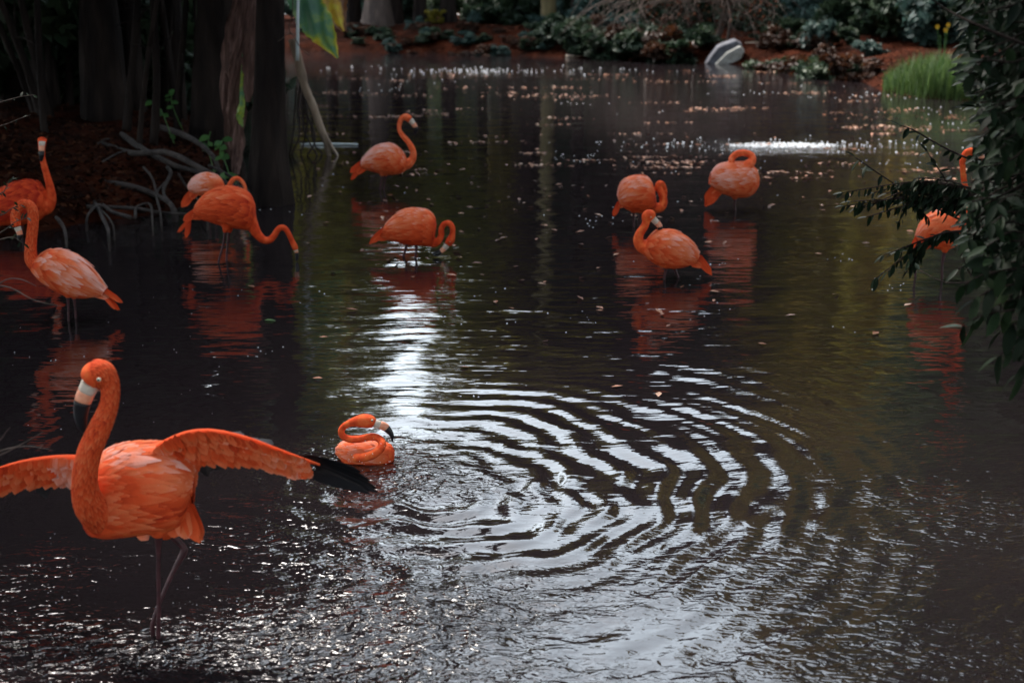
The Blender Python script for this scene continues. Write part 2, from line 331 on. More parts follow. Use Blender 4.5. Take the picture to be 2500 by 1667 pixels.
# ------------------------------------------------------------------ trees
def crown_mesh(name, seed, leaves=9000, clumps=42, leaf=.085, flat=.8, gap=1.0):
    r = np.random.default_rng(seed); cs = r.normal(size=(clumps, 3)); cs /= np.linalg.norm(cs, axis=1)[:, None]
    cs *= (r.uniform(.25, .86, clumps) ** .7)[:, None]; cr = r.uniform(.16, .34, clumps) * gap; ct = r.uniform(0, 1, clumps)
    k = r.integers(0, clumps, leaves); d = r.normal(size=(leaves, 3)); d /= np.linalg.norm(d, axis=1)[:, None]
    p = cs[k] + d * (cr[k] * r.uniform(.35, 1.08, leaves))[:, None]; p[:, 2] *= flat
    a = r.normal(size=(leaves, 3)); a /= np.linalg.norm(a, axis=1)[:, None]; b = np.cross(a, r.normal(size=(leaves, 3))); b /= np.linalg.norm(b, axis=1)[:, None]
    s = (leaf * r.uniform(.5, 1.2, leaves))[:, None]
    V = np.stack([p - a * s, p - b * s * .42, p + a * s, p + b * s * .42], 1).reshape(-1, 3)
    me = bpy.data.meshes.new(name); me.vertices.add(len(V)); me.vertices.foreach_set('co', V.astype(np.float32).ravel())
    me.loops.add(len(V)); me.loops.foreach_set('vertex_index', np.arange(len(V), dtype=np.int32)); me.polygons.add(leaves)
    me.polygons.foreach_set('loop_start', np.arange(0, leaves * 4, 4, dtype=np.int32)); me.update(calc_edges=True)
    at = me.attributes.new('tint', 'FLOAT', 'POINT'); at.data.foreach_set('value', np.repeat(np.clip(ct[k] * .7 + r.uniform(0, .3, leaves), 0, 1), 4).astype(np.float32))
    me.materials.append(M['leaf_dark']); return me
CROWNS = [crown_mesh('crown', 10 + i) for i in range(4)]
AIRY = [crown_mesh('crown', 70 + i, 4200, 34, .095, .85, .9) for i in range(3)]
BUSH = [crown_mesh('foliage', 40 + i, 2600, 22, .13, .75) for i in range(3)]
def crown(parent, mesh, mat, loc, scale, rz=0, name='crown'):
    o = bpy.data.objects.new(name, mesh); col.objects.link(o); o.parent = parent; o.location = loc; o.scale = scale; o.rotation_euler = (0, 0, rz)
    o.material_slots[0].link = 'OBJECT'; o.material_slots[0].material = mat; return o
def trunk_pts(h, lean=(0, 0), wob=.15, n=7):
    z = np.linspace(-.3, h, n); t = z / h
    return np.stack([lean[0] * t + wob * np.sin(t * 5 + rng.uniform(0, 6)) * t, lean[1] * t + wob * np.cos(t * 4 + rng.uniform(0, 6)) * t, z], 1)
def tree(x, y, h, r, cr, mat, label, group=None, name='tree', ch=None, bark='bark_dark', lean=(0, 0), limbs=5, flare=1.6, crowns=None, seed=None):
    z = float(hgt(x, y)); e = empty(name, (x, y, z), label, 'tree', group)
    P = trunk_pts(h * .93, lean); rad = r * np.array([flare, 1.08, .95, .8, .62, .42, .2])
    mb = MB(); tube(mb, P, rad, 12, jitter=.06)
    ch = ch or h - cr
    for i in range(limbs):
        t = rng.uniform(.45, .85); b = spline(P, 40)[int(t * 39)]; a = rng.uniform(0, 6.28); L = cr * rng.uniform(.6, 1.0)
        q = [b, b + np.array([math.cos(a), math.sin(a), .6]) * L * .5, b + np.array([math.cos(a), math.sin(a), .75]) * L]
        tube(mb, q, [r * .4, r * .25, r * .06], 6)
    mb.build('trunk', [M[bark]], e)
    for (ox, oy, oz, s) in (crowns or [(0, 0, ch, cr)]):
        crown(e, random.choice(AIRY if mat in ('leaf_olive', 'leaf_gold', 'leaf_yellow') else CROWNS), M[mat], (lean[0] + ox, lean[1] + oy, oz), (s, s, s * rng.uniform(.85, 1.1)), rng.uniform(0, 6.28))
    return e
# the cypress standing in the water
cx, cyy = on_z(662, 497)[:2]
e = empty('cypress_tree', (cx, cyy, 0), 'straight dark cypress trunk flaring into the water beside the driftwood', 'tree')
mb = MB(); n = 28; P = []; 
zz = [-.4, -.05, .1, .25, .5, .8, 1.2, 1.8, 3, 5, 8, 11]; rr = [.25, .225, .2, .178, .155, .14, .13, .12, .115, .105, .08, .04]
lx = [-.04, -.03, -.02, -.01, .0, .015, .04, .07, .09, .12, .2, .3]
vs = []
for z, r_, ox in zip(zz, rr, lx):
    for k in range(n):
        a = 2 * math.pi * k / n; fl = 1 + .13 * math.exp(-max(z, 0) / .7) * math.cos(7 * a + .5) + .03 * math.cos(11 * a + z)
        vs.append((ox + math.cos(a) * r_ * fl, math.sin(a) * r_ * fl, z))
fs = [(i * n + k, i * n + (k + 1) % n, (i + 1) * n + (k + 1) % n, (i + 1) * n + k) for i in range(len(zz) - 1) for k in range(n)]
mb.add(vs, fs)
for i in range(7):
    z0 = rng.uniform(4, 9); a = rng.uniform(0, 6.28); d = np.array([math.cos(a), math.sin(a), .25]); b = np.array([.15, 0, z0])
    tube(mb, [b, b + d * .8, b + d * 1.8 + np.array([0, 0, -.1])], [.05, .035, .01], 6)
mb.build('trunk', [M['bark_dark']], e)
crown(e, CROWNS[0], M['leaf_dark'], (-.6, .2, 7.5), (1.7, 1.7, 2.2)); crown(e, CROWNS[1], M['leaf_dark'], (-.2, .4, 10), (1.6, 1.6, 2.2))
kx, ky = on_z(588, 440)[:2]
mb = MB(); tube(mb, [(0, 0, -.2), (0, 0, .05), (.01, 0, .15), (.005, 0, .22)], [.09, .065, .045, .015], 12, jitter=.08)
tag(mb.build('cypress_knee', [M['bark_dark']], None, loc=(kx, ky, 0)), 'small dark cypress knee poking up left of the cypress trunk', 'tree root')
# dark forest on the left bank
LG = 'dark tree trunks crowding the left bank'
spots = [(38, 240, 18, .16), (105, 225, 17, .12), (165, 205, 18, .13), (238, 250, 16.5, .2), (305, 235, 17.5, .11), (345, 215, 19, .1), (395, 250, 18, .12), (483, 300, 16.2, .2), (420, 200, 21, .16), (520, 180, 22, .14),
         (20, 180, 23, .2), (130, 170, 24, .2), (280, 165, 25, .22), (380, 160, 26, .2), (200, 160, 28, .2), (70, 150, 30, .25), (440, 150, 29, .2), (330, 140, 33, .25)]
for i, (px, _, Y, r_) in enumerate(spots):
    x = float(dy(px, 200, Y)[0]); hh = rng.uniform(9, 13)
    lab = 'shadowed tree trunk among the dark crowd of trees on the left bank'; g = LG
    if i == 3: lab, g = 'thickest dark trunk on the left bank, rising above the tangled roots', None
    if i == 7: lab, g = 'dark leaning trunk at the right end of the left bank beside dead fronds', None
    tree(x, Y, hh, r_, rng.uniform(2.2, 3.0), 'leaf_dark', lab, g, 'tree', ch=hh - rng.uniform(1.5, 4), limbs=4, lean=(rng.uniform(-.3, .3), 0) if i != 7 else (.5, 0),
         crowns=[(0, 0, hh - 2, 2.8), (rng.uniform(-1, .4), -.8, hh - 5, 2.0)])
for i in range(9):     # taller woods behind and beside, out of frame to the left
    x, y = [(-7.5, 8), (-8.5, 11), (-9, 5.5), (-10, 14), (-9.5, 18), (-12, 22), (-13, 28), (-14, 34), (-7.2, 3.5)][i]
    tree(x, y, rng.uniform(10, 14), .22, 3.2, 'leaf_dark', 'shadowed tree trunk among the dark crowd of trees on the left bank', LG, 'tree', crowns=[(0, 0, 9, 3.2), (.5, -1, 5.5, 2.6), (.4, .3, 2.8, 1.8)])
for i in range(30):
    px = rng.uniform(0, 545); Y = rng.uniform(14.5, 21); x = float(dy(px, 200, Y)[0])
    if signed(x, Y) < .25: continue
    e = empty('sapling', (x, Y, float(hgt(x, Y))), 'thin shadowed stem among the dark trunks of the left bank', 'sapling', 'thin stems in the left wood'); mb = MB()
    h_ = rng.uniform(3, 5); P = trunk_pts(h_, (rng.normal() * .5, rng.normal() * .3), .12); tube(mb, P, np.linspace(rng.uniform(.02, .06), .012, 7), 7, jitter=.1)
    for k in range(3):
        b_ = P[rng.integers(2, 6)]; d_ = np.array([rng.normal(), rng.normal() * .5, rng.uniform(-.2, .9)]); tube(mb, [b_, b_ + d_ * .3, b_ + d_ * .7 + np.array([0, 0, -.1])], [.012, .008, .003], 4)
    mb.build('trunk', [M['bark_dark']], e)
tree(-6.9, 8.6, 9, .16, 2, 'leaf_dark', 'unseen leaning tree added to shade the pond', 'unseen crowns added to shade the pond', 'tree', lean=(1.4, 0), crowns=[(0.2, 0, 4.4, 1.5), (0.1, 0, 2.6, 1.3)])  # unseen tree, added to block light on the leftmost flamingo
# understory filling the left bank
for i in range(34):
    px = rng.uniform(0, 530); Y = rng.uniform(17.5, 33); x = float(dy(px, 200, Y)[0])
    if signed(x, Y) < .3: continue
    z = float(hgt(x, Y)); s = rng.uniform(.7, 1.5)
    e = empty('shrub', (x, Y, z), 'dark shrub in the shade between the left bank trunks', 'shrub', 'dark shrubs under the left trees')
    crown(e, random.choice(BUSH), M['leaf_dark'], (0, 0, s * .5), (s, s, s * 1.1), rng.uniform(0, 6.28), 'foliage')
    mb = MB(); tube(mb, [(0, 0, -.1), (.03, 0, s * .3), (.0, .02, s * .6)], [.03, .02, .01], 6); mb.build('stem', [M['twig']], e)
# ------------------------------------------------------------------ far bank woods (crowns are seen in the water)
FG = 'tall trees behind the far bank'
def far(px, Y, h, r_, cr, mat, ch=None, crowns=None, label=None, name='tree', bark='bark_dark', group=FG, flare=1.5):
    x = float(dy(px, 60, Y)[0])
    return tree(x, Y, h, r_, cr, mat, label or 'tall tree behind the far bank, its crown mirrored in the pond', group if not label else None, name, ch=ch, bark=bark, crowns=crowns, flare=flare)
far(868, 43.2, 9.5, .30, 2.4, 'leaf_olive', label='far tree with a wide flaring brown trunk behind the banana leaf', bark='bark', crowns=[(0, 0, 6, 2.6), (-1.4, 0, 4.2, 1.8)], flare=2.0)
far(1260, 42.8, 13, .2, 2.4, 'leaf_olive', label='far slim olive-brown trunk standing at the top of the bank', bark='bark_olive', crowns=[(0, 0, 11, 2.8)], flare=1.2)
for (px, Y, h, cr, mat, cs) in [
    (600, 46, 13, 2.6, 'leaf_green', [(0, 0, 9, 3), (0, 0, 5, 2.5)]), (690, 45, 13, 2.8, 'leaf_olive', [(0, 0, 10.5, 3), (0, 0, 6, 2.6)]),
    (760, 44, 13, 2.5, 'leaf_yellow', [(.2, 0, 12, 1.7), (.2, 0, 9, 1.7), (0, 0, 6.2, 2.2), (0, 0, 3.5, 1.7)]), (815, 44.5, 8, 2.5, 'leaf_yellow', [(0, 0, 6.4, 1.6), (.5, 0, 3.6, 1.6)]),
    (910, 45, 8, 1.9, 'leaf_yellow', [(0, 0, 6.3, 1.9), (0, -.4, 3.6, 1.6)]), (965, 44, 8, 1.9, 'leaf_yellow', [(0, 0, 6.8, 1.9), (0, -.4, 3.8, 1.7)]),
    (1030, 44, 8, 2, 'leaf_yellow', [(0, 0, 7.0, 1.6), (0, 0, 5.2, 1.8), (-.3, 0, 3.2, 1.4)]), (1105, 45, 14, 2, 'leaf_olive', [(-.4, 0, 12.5, 1.8), (-.4, 0, 9.5, 1.8), (0, 0, 6.4, 1.7), (0, 0, 3.4, 1.4)]),
    (1160, 48, 15, 2.6, 'leaf_brown', [(0, 0, 12, 2.8), (-.2, 0, 8, 2.2), (-.6, 0, 4.5, 1.4)]), (1235, 50, 16, 2.8, 'leaf_brown', [(0, 0, 13.5, 3), (0, 0, 9.6, 2.4), (0, .5, 6.8, 1.9), (-.5, .6, 3.7, 1.5), (.7, .8, 4.6, 1.4), (.1, 1.6, 5.6, 2.0), (-1.3, .8, 5.0, 1.1)]),
    (1330, 46, 15, 2.8, 'leaf_brown', [(0, 0, 14, 3), (.2, 0, 9.5, 2.8), (1.4, 0, 4.6, 1.7)]), (1410, 47, 15, 2.8, 'leaf_dark', [(0, 0, 12, 3), (0, 0, 7.5, 2.8), (0, 0, 4, 2.2)]),
    (1500, 46, 15, 2.8, 'leaf_brown', [(0, 0, 12, 3), (0, 0, 7.5, 2.8), (0, 0, 3.6, 2.2)]), (1590, 45, 15, 2.8, 'leaf_brown', [(0, 0, 12, 3), (0, 0, 7.5, 2.8), (0, 0, 3.6, 2.2)]),
    (1690, 44, 15, 2.8, 'leaf_dark', [(0, 0, 11.5, 3), (0, 0, 7, 2.8), (0, 0, 3.4, 2.2)]), (1770, 42, 13, 2.6, 'leaf_brown', [(0, 0, 10.5, 2.2), (0, 0, 6, 2.4), (0, 0, 3, 2)]),
    (1850, 41, 13, 2.5, 'leaf_gold', [(0, 2, 18, 2.6), (0, 2, 14, 2.6), (0, 0, 10, 2.3), (0, 0, 6.5, 2.4), (0, 0, 3, 2)]), (1930, 40, 13, 2.5, 'leaf_olive', [(0, 2, 18, 2.8), (0, 2, 14, 2.8), (0, 0, 9.6, 2.5), (0, 0, 6, 2.4), (0, 0, 3, 2)]),
    (2010, 38, 12, 2.5, 'leaf_gold', [(0, 2, 18, 2.8), (0, 2, 13.5, 2.8), (0, 0, 9, 2.5), (0, 0, 5.6, 2.4), (0, 0, 2.8, 2)]), (2090, 36, 12, 2.5, 'leaf_olive', [(0, 2, 18, 2.8), (0, 2, 13, 2.8), (0, 0, 8.6, 2.4), (0, 0, 5.4, 2.3), (0, 0, 2.8, 1.9)]),
    (2180, 34, 12, 2.4, 'leaf_gold', [(0, 2, 17, 2.8), (0, 2, 12.5, 2.8), (0, 0, 8.4, 2.4), (0, 0, 5.2, 2.3), (0, 0, 2.4, 1.9)]), (2270, 32, 16, 2.4, 'leaf_olive', [(0, 2, 17, 2.8), (0, 2, 12.5, 2.8), (0, 0, 8, 2.4), (0, 0, 5, 2.3), (0, 0, 2.4, 1.9)]),
    (2370, 29, 16, 2.4, 'leaf_green', [(0, 2, 16, 2.8), (0, 2, 12, 2.8), (0, 0, 8, 2.6), (0, 0, 5, 2.3), (0, 0, 2.2, 1.9)]), (2480, 26, 16, 2.4, 'leaf_green', [(0, 1, 15, 2.8), (0, 1, 12, 2.8), (0, 0, 8, 2.6), (0, 0, 5, 2.3), (0, 0, 2.4, 1.9)]),
    (2620, 23, 11, 2.4, 'leaf_dark', [(0, 0, 8, 2.8), (0, 0, 5, 2.5), (0, 0, 2.4, 1.9)])]:
    far(px, Y, h, rng.uniform(.13, .22), cr, mat, crowns=cs)
for i in range(40):      # second row, deeper in the wood
    px = 430 + i * 52 + rng.uniform(-12, 12); Y = rng.uniform(60, 68)
    hi = 9.0 if 835 < px < 1000 else (12.5 if px < 1150 else 21)
    cs = [(0, 0, z, 3.4) for z in (3.2, 7.0, 11, 15, 18.5) if z + 2.6 < hi and not (1225 < px < 1305 and z < 6)]
    far(px, Y, min(hi, 20), .2, 3, random.choice(['leaf_dark', 'leaf_dark', 'leaf_brown', 'leaf_olive']), crowns=cs)
CG = 'unseen crowns added to shade the pond'  # unseen canopy, added to cut the light reaching birds and leaves
for i, (x, y, z, r_) in enumerate([(-5, 13, 6.5, 2.4), (-.6, 7.4, 7.4, 1.5), (-3.2, 15, 9.5, 2.4), (5.5, 10, 9, 2.4), (4.6, 6, 9.5, 2.4), (6, 14, 10, 2.4)]):
    sx_ = -1 if x < 1 else 1; bx_ = (-7.0 - abs(rng.normal()) if sx_ < 0 else 9.6 + abs(rng.normal())); z0 = float(hgt(bx_, y))
    tree(bx_, y, z + .5, .2, 2, 'leaf_dark', 'unseen leaning tree added to shade the pond', CG, 'tree', lean=(x - bx_, rng.uniform(-.5, .5)), limbs=4, crowns=[(0, 0, z, r_)])
for i, (x, y) in enumerate([(10.5, 19), (10.8, 14.5), (10.2, 11), (9.2, 8), (8.6, 5), (7.8, 2.4)]):
    tree(x, y, 11, .2, 2.6, 'leaf_dark' if i > 1 else 'leaf_olive', 'tall tree on the right side of the pond', 'tall trees right of the pond', 'tree', crowns=[(0, 0, 8.5, 2.9), (-.3, 0, 5.2, 2.5), (-.2, 0, 2.6, 1.8)])
NG = 'unseen trees added behind the viewer for shade'  # unseen trees, added to darken the camera-facing side of the birds
for (x, y, cs) in [(-7, -2, [(0, 0, 5, 2.8), (0, 0, 9, 3)]), (-4.5, -5, [(0, 0, 4, 2.8), (0, 0, 9, 3)]), (-1, -6.5, [(0, 0, 4.5, 2.8), (0, 0, 9, 3), (0, 3, 9.5, 2.4)]), (2.5, -6, [(0, 0, 4, 2.8), (0, 0, 9, 3), (0, 3, 9, 2.4)]), (5.5, -3.5, [(0, 0, 4.5, 2.8), (0, 0, 9, 3)]), (8.5, -1.5, [(0, 0, 4.5, 2.8), (0, 0, 9, 3)])]:
    tree(x, y, 11, .2, 2.6, 'leaf_dark', 'unseen tree added behind the viewer to darken the near side of the birds', NG, 'tree', crowns=cs)
# shrubs along the far bank
def bush(px, py, Y, s, mat, label, group=None, flat=1.0, name='shrub'):
    x, _, zt = dy(px, py, Y); z = float(hgt(x, Y))
    e = empty(name, (x, Y, z), label, 'shrub', group)
    crown(e, random.choice(BUSH), M[mat], (0, 0, s * .45 * flat), (s, s * .8, s * .8 * flat), rng.uniform(0, 6.28), 'foliage')
    mb = MB(); tube(mb, [(0, 0, -.1), (.03, 0, s * .25), (.0, .02, s * .5)], [.03, .02, .01], 6); mb.build('stem', [M['twig']], e)
    return e
BG = 'dark bushes along the top of the far bank'
for i in range(44):
    px = 690 + i * 35 + rng.uniform(-10, 10)
    if 985 < px < 1120 and i % 3: continue
    Y = np.interp(px, [600, 1500, 1900, 2300], [47, 45, 38, 31]) + rng.uniform(-1.5, 2.5)
    bush(px, 40, Y, rng.uniform(.65, 1.35), random.choice(['leaf_dark', 'leaf_dark', 'leaf_blue', 'leaf_dark', 'leaf_green']), 'dark leafy bush in the undergrowth along the far bank', BG)
for i in range(120):
    px = rng.uniform(690, 2300) if i < 50 else (rng.uniform(690, 1280) if i < 85 else rng.uniform(1300, 2300)); q = dz(px, float(np.interp(px, [690, 1300, 1850, 2030, 2300], [116, 128, 155, 208, 250])), .05); d = rng.uniform(.1, 3.5) if px < 1270 else rng.uniform(.2, 6)
    if 1585 < px < 1760 or px > 2000: continue
    x_, Y = q[0] * (1 + d / q[1]), q[1] + d; z_ = float(hgt(x_, Y)); e = empty('shrub', (x_, Y, z_), 'low scrubby plant on the far bank slope', 'shrub', 'low scrub on the far slope'); s_ = rng.uniform(.14, .34) if px < 1270 else rng.uniform(.3, .6)
    crown(e, random.choice(BUSH), M[random.choice(['leaf_rust', 'leaf_dark', 'leaf_rust', 'leaf_blue'] if px < 1270 else ['leaf_dark', 'leaf_dark', 'leaf_rust', 'leaf_blue'])], (0, 0, s_ * .35), (s_ * 1.3, s_, s_ * .7), rng.uniform(0, 6.28), 'foliage')
for i in range(24):
    px = 1290 + i * 29; q = dz(px, float(np.interp(px, [1300, 1700, 2020], [128, 148, 195])), .05); d = rng.uniform(.1, 1.4); x_, Y = q[0] * (1 + d / q[1]), q[1] + d
    if 1600 < px < 1740: continue
    z_ = float(hgt(x_, Y)); e = empty('shrub', (x_, Y, z_), 'dark bush crowding down to the far waterline on the right', 'shrub', 'dark bushes at the far waterline'); s_ = rng.uniform(.45, .85)
    crown(e, random.choice(BUSH), M[random.choice(['leaf_dark', 'leaf_dark', 'leaf_dark', 'leaf_rust'])], (0, 0, s_ * .5), (s_ * 1.2, s_, s_ * .8), rng.uniform(0, 6.28), 'foliage')
for i in range(26):   # deeper layer that closes the view under the trees
    px = 560 + i * 72; Y = rng.uniform(57, 66)
    bush(px, 10, Y, rng.uniform(1.6, 2.4), random.choice(['leaf_dark', 'leaf_dark', 'leaf_green', 'leaf_brown']), 'dark leafy bush in the undergrowth along the far bank', BG)
bush(1000, 40, 43.5, .42, 'leaf_olive', 'yellow-green bush right of the wide far trunk'); bush(1090, 60, 42.0, .35, 'leaf_blue', 'small blue-green bush on the bank under the pale path')
bush(960, 80, 41.2, .36, 'leaf_blue', 'low dark bush at the foot of the bank right of the banana leaf')
bush(1340, 70, 40.5, .75, 'leaf_blue', 'blue-green bush spreading right of the slim olive trunk'); bush(1430, 95, 38.5, .6, 'leaf_blue', 'blue-green bush overhanging the water by the fallen log')
bush(1135, 40, 54, 1.8, 'leaf_dark', 'tall dark bush left of the slim olive trunk'); bush(1198, 40, 57, 1.9, 'leaf_dark', 'tall dark bush right behind the slim olive trunk'); bush(1288, 40, 55, 1.7, 'leaf_dark', 'tall dark bush just right of the slim olive trunk')
bush(1230, 70, 42, .4, 'leaf_blue', 'small bush left of the slim olive trunk')
for (a, b, s, lb) in [(1590, 50, .95, 'leafy dark bush below the bare twigs'), (1730, 45, .9, 'dark bush behind the leaning rock'), (1960, 60, 1.0, 'dark bush right of the ferny bush'), (2080, 60, 1.1, 'dark tall bush behind the bright grass'), (2190, 60, 1.2, 'blue-green bush behind the bright grass')]:
    bush(a, b, float(np.interp(a, [1500, 1900, 2300], [41, 37, 31])), s, 'leaf_blue' if a > 2100 else 'leaf_dark', lb)
# ferny bush overhanging the water
bush(1880, 90, 32.6, .52, 'leaf_blue', 'ferny blue-green bush hanging over the water between rock and grass', flat=1.3)
# pale path beyond the bank
def sheet(name, x0, x1, y0, y1, off, mat, lab, nx=60, ny=6):
    X, Y = np.meshgrid(np.linspace(x0, x1, nx), np.linspace(y0, y1, ny)); return tag(link(name, grid_mesh(name, X, Y, hgt(X, Y) + off), mat), lab, kind='structure')
sheet('path', -12, 6, 51.5, 56.5, .02, M['path'], 'pale path beyond the far bank')
# pink flowering shrubs beyond the path
for i, px in enumerate((1195, 1225, 1330, 1375, 1420)):
    e = bush(px, 5, 50, .55, 'leaf_green', 'shrub dotted with pink flowers beyond the far bank', 'pink flowering shrubs beyond the far bank')
    crown(e, BUSH[i % 3], M['pink'], (0, -.1, .35), (.6, .5, .45), i, 'blossom')
# floating / bank litter
def leaf_cards(mb, P, size, tilt=.35, tints=None):
    for i, p in enumerate(P):
        a = rng.uniform(0, 6.28); s = size * rng.uniform(.55, 1.25); n_ = norm([rng.normal() * tilt, rng.normal() * tilt, 1]); d = norm(np.cross(n_, [math.cos(a), math.sin(a), 0])); b = np.cross(n_, d)
        cup = n_ * s * .12
        mb.add([p - d * s, p - b * s * .45 - d * s * .2 + cup, p + d * s * .9, p + b * s * .45 - d * s * .1 + cup * .6], [(0, 1, 2), (0, 2, 3)], 0, (tints[i] if tints is not None else rng.uniform()))
def strew(n, x0, x1, y0, y1, zz, dmax, ymax):
    q = [dz(a, b, zz) for a, b in zip(rng.uniform(x0, x1, n), rng.uniform(y0, y1, n))]; q = np.array(q); d = signed(q[:, 0], q[:, 1])
    k = (d > .03) & (d < dmax) & (q[:, 1] < ymax); q = q[k]; q[:, 2] = hgt(q[:, 0], q[:, 1]) + .008; return q
mb = MB(); P = strew(16000, 640, 2250, 20, 230, .25, 6, 50)
leaf_cards(mb, np.array(P), .055, .35)
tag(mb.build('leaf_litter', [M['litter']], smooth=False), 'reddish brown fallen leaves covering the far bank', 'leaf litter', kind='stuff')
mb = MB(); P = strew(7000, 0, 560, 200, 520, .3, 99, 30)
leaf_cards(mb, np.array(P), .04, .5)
tag(mb.build('leaf_litter', [M['litter_shaded']], smooth=False), 'brown fallen leaves over the roots of the left bank', 'leaf litter', kind='stuff')
# leaves adrift on the far water
mb = MB(); P = []
def drift(px, py, rx, ry, n):
    for _ in range(n):
        q = dz(px + rng.normal() * rx, py + rng.normal() * ry)
        if signed(q[0], q[1]) < -.15: P.append((q[0], q[1], .008))
for _ in range(75):
    px = rng.uniform(700, 2250); py = 165 + 250 * rng.uniform(0, 1) ** 1.4
    drift(px, py, rng.uniform(15, 60), rng.uniform(.6, 2.2), int(rng.uniform(8, 34)))
for (a, b, c) in [(1640, 252, 60), (1320, 222, 50), (1560, 375, 60), (1500, 385, 50), (2180, 272, 40), (740, 215, 40), (1200, 222, 40), (1830, 398, 30), (2060, 255, 50), (2060, 298, 40), (1240, 380, 40)]:
    drift(a, b, 45, 3, c)
drift(1500, 430, 420, 60, 110); drift(1400, 600, 420, 120, 70); drift(1000, 500, 150, 60, 60)
leaf_cards(mb, np.array(P), .036, .15)
tag(mb.build('floating_leaves', [M['float']], smooth=False), 'pinkish brown fallen leaves drifting on the far water', 'floating leaves', kind='stuff')
# foam and bubbles
def bubble(mb, p, r_):
    vs = [(p[0], p[1], p[2] + r_)] + [(p[0] + r_ * math.cos(a), p[1] + r_ * math.sin(a), p[2] + r_ * .25) for a in np.arange(6) * 1.047] + [(p[0] + r_ * 1.1 * math.cos(a), p[1] + r_ * 1.1 * math.sin(a), p[2] - r_ * .4) for a in np.arange(6) * 1.047]
    fs = [(0, 1 + k, 1 + (k + 1) % 6) for k in range(6)] + [(1 + k, 7 + k, 7 + (k + 1) % 6, 1 + (k + 1) % 6) for k in range(6)]
    mb.add(vs, fs)
def foam(label, cx_, cy_, rx, ry, n_core, wide, n_wide, size):
    mb = MB(); c = dz(cx_, cy_)
    for _ in range(n_core):
        a = rng.uniform(0, 6.28); q = rng.uniform(0, 1) ** .6; p = dz(cx_ + rx * q * math.cos(a), cy_ + ry * q * math.sin(a)); bubble(mb, (p[0], p[1], 0), size * rng.uniform(.4, 1.0))
    for _ in range(n_wide):
        p = dz(cx_ + rng.normal() * wide, cy_ + rng.normal() * ry * 1.3)
        if signed(p[0], p[1]) < -.1: bubble(mb, (p[0], p[1], 0), size * rng.uniform(.3, .9))
    tag(mb.build('foam', [M['foam']]), label, 'foam', kind='stuff')
foam('white foam patch with bubbles at the right middle of the pond', 1800, 334, 125, 6, 560, 190, 170, .013)
foam('pale foam patch with bubbles near the far bank', 1100, 162, 70, 4, 30, 230, 110, .015)
mb = MB()
for _ in range(46):
    cx0, cy0 = rng.uniform(580, 2330), 185 + 760 * rng.uniform() ** 2.0
    for _k in range(int(rng.exponential(5)) + 1):
        px, py = cx0 + rng.normal() * 45, cy0 + rng.normal() * (2 + cy0 * .015); p = dz(px, py)
        if signed(p[0], p[1]) < -.15: bubble(mb, (p[0], p[1], 0), rng.uniform(.0008, .003) + .00025 * p[1])
for _ in range(50):
    p = dz(rng.uniform(0, 560), rng.uniform(600, 1000)); bubble(mb, (p[0], p[1], 0), rng.uniform(.0012, .003))
tag(mb.build('floating_specks', [M['foam']]), 'tiny white specks and bubbles scattered over the water', 'specks', kind='stuff')
# ------------------------------------------------------------------ rock, logs
def slab(mb, pts_front, thick, mat=0):
    n = len(pts_front); f = [np.array(p, float) for p in pts_front]; b = [p + np.array([.05, thick, .03]) for p in f]
    vs = f + b; fs = [tuple(range(n))[::-1], tuple(range(n, 2 * n))] + [(k, (k + 1) % n, n + (k + 1) % n, n + k) for k in range(n)]; mb.add(vs, fs, mat)
RY = dz(1660, 148)[1]
o_ = dy(1660, 148, RY); e = empty('leaning_rock', o_, 'pale grey angular rock slab leaning at the far waterline', 'rock')
mb = MB(); slab(mb, [dy(a, b, RY) for a, b in ((1640, 151), (1668, 122), (1700, 105), (1712, 118), (1703, 138), (1672, 153))], .5); me = mb.build('pale_slab', [M['rock_pale']], e, origin=o_, smooth=False)
mb = MB(); slab(mb, [dy(a, b, RY + .12) for a, b in ((1618, 149), (1650, 108), (1690, 93), (1708, 104), (1690, 118), (1660, 140), (1645, 152))], .6); mb.build('dark_slab', [M['rock_dark']], e, origin=o_, smooth=False)
for ch in e.children:
    bv = ch.modifiers.new('bevel', 'BEVEL'); bv.width = .05; bv.segments = 3
def log(px, r_, mat, label, name='fallen_log'):
    p = [dy(a, b, Y) for a, b, Y in px]; mb = MB(); tube(mb, p, np.linspace(r_, r_ * .5, len(p)), 9, jitter=.1)
    if name == 'fallen_log': tube(mb, [p[0] + (p[-1] - p[0]) * .3, p[0] + (p[-1] - p[0]) * .45 + np.array([0, 0, .06]), p[0] + (p[-1] - p[0]) * .6 + np.array([0, -.1, .12])], [r_ * .5, r_ * .4, r_ * .1], 6)
    tag(mb.build(name, [M[mat]], None, origin=p[0], loc=p[0]), label, 'log')
log([(1300, 131, 35.6), (1345, 131, 35.5), (1398, 121, 35.5)], .055, 'driftwood', 'orange-brown fallen log lying at the far waterline')
log([(1712, 101, 34.4), (1780, 98, 34.4), (1835, 95, 34.5)], .035, 'driftwood', 'thin pale pole lying right of the leaning rock')
log([(1716, 122, 34.2), (1800, 118, 34.2), (2000, 120, 33.5)], .16, 'bark_dark', 'thick dark trunk lying along the bank behind the ferny bush')
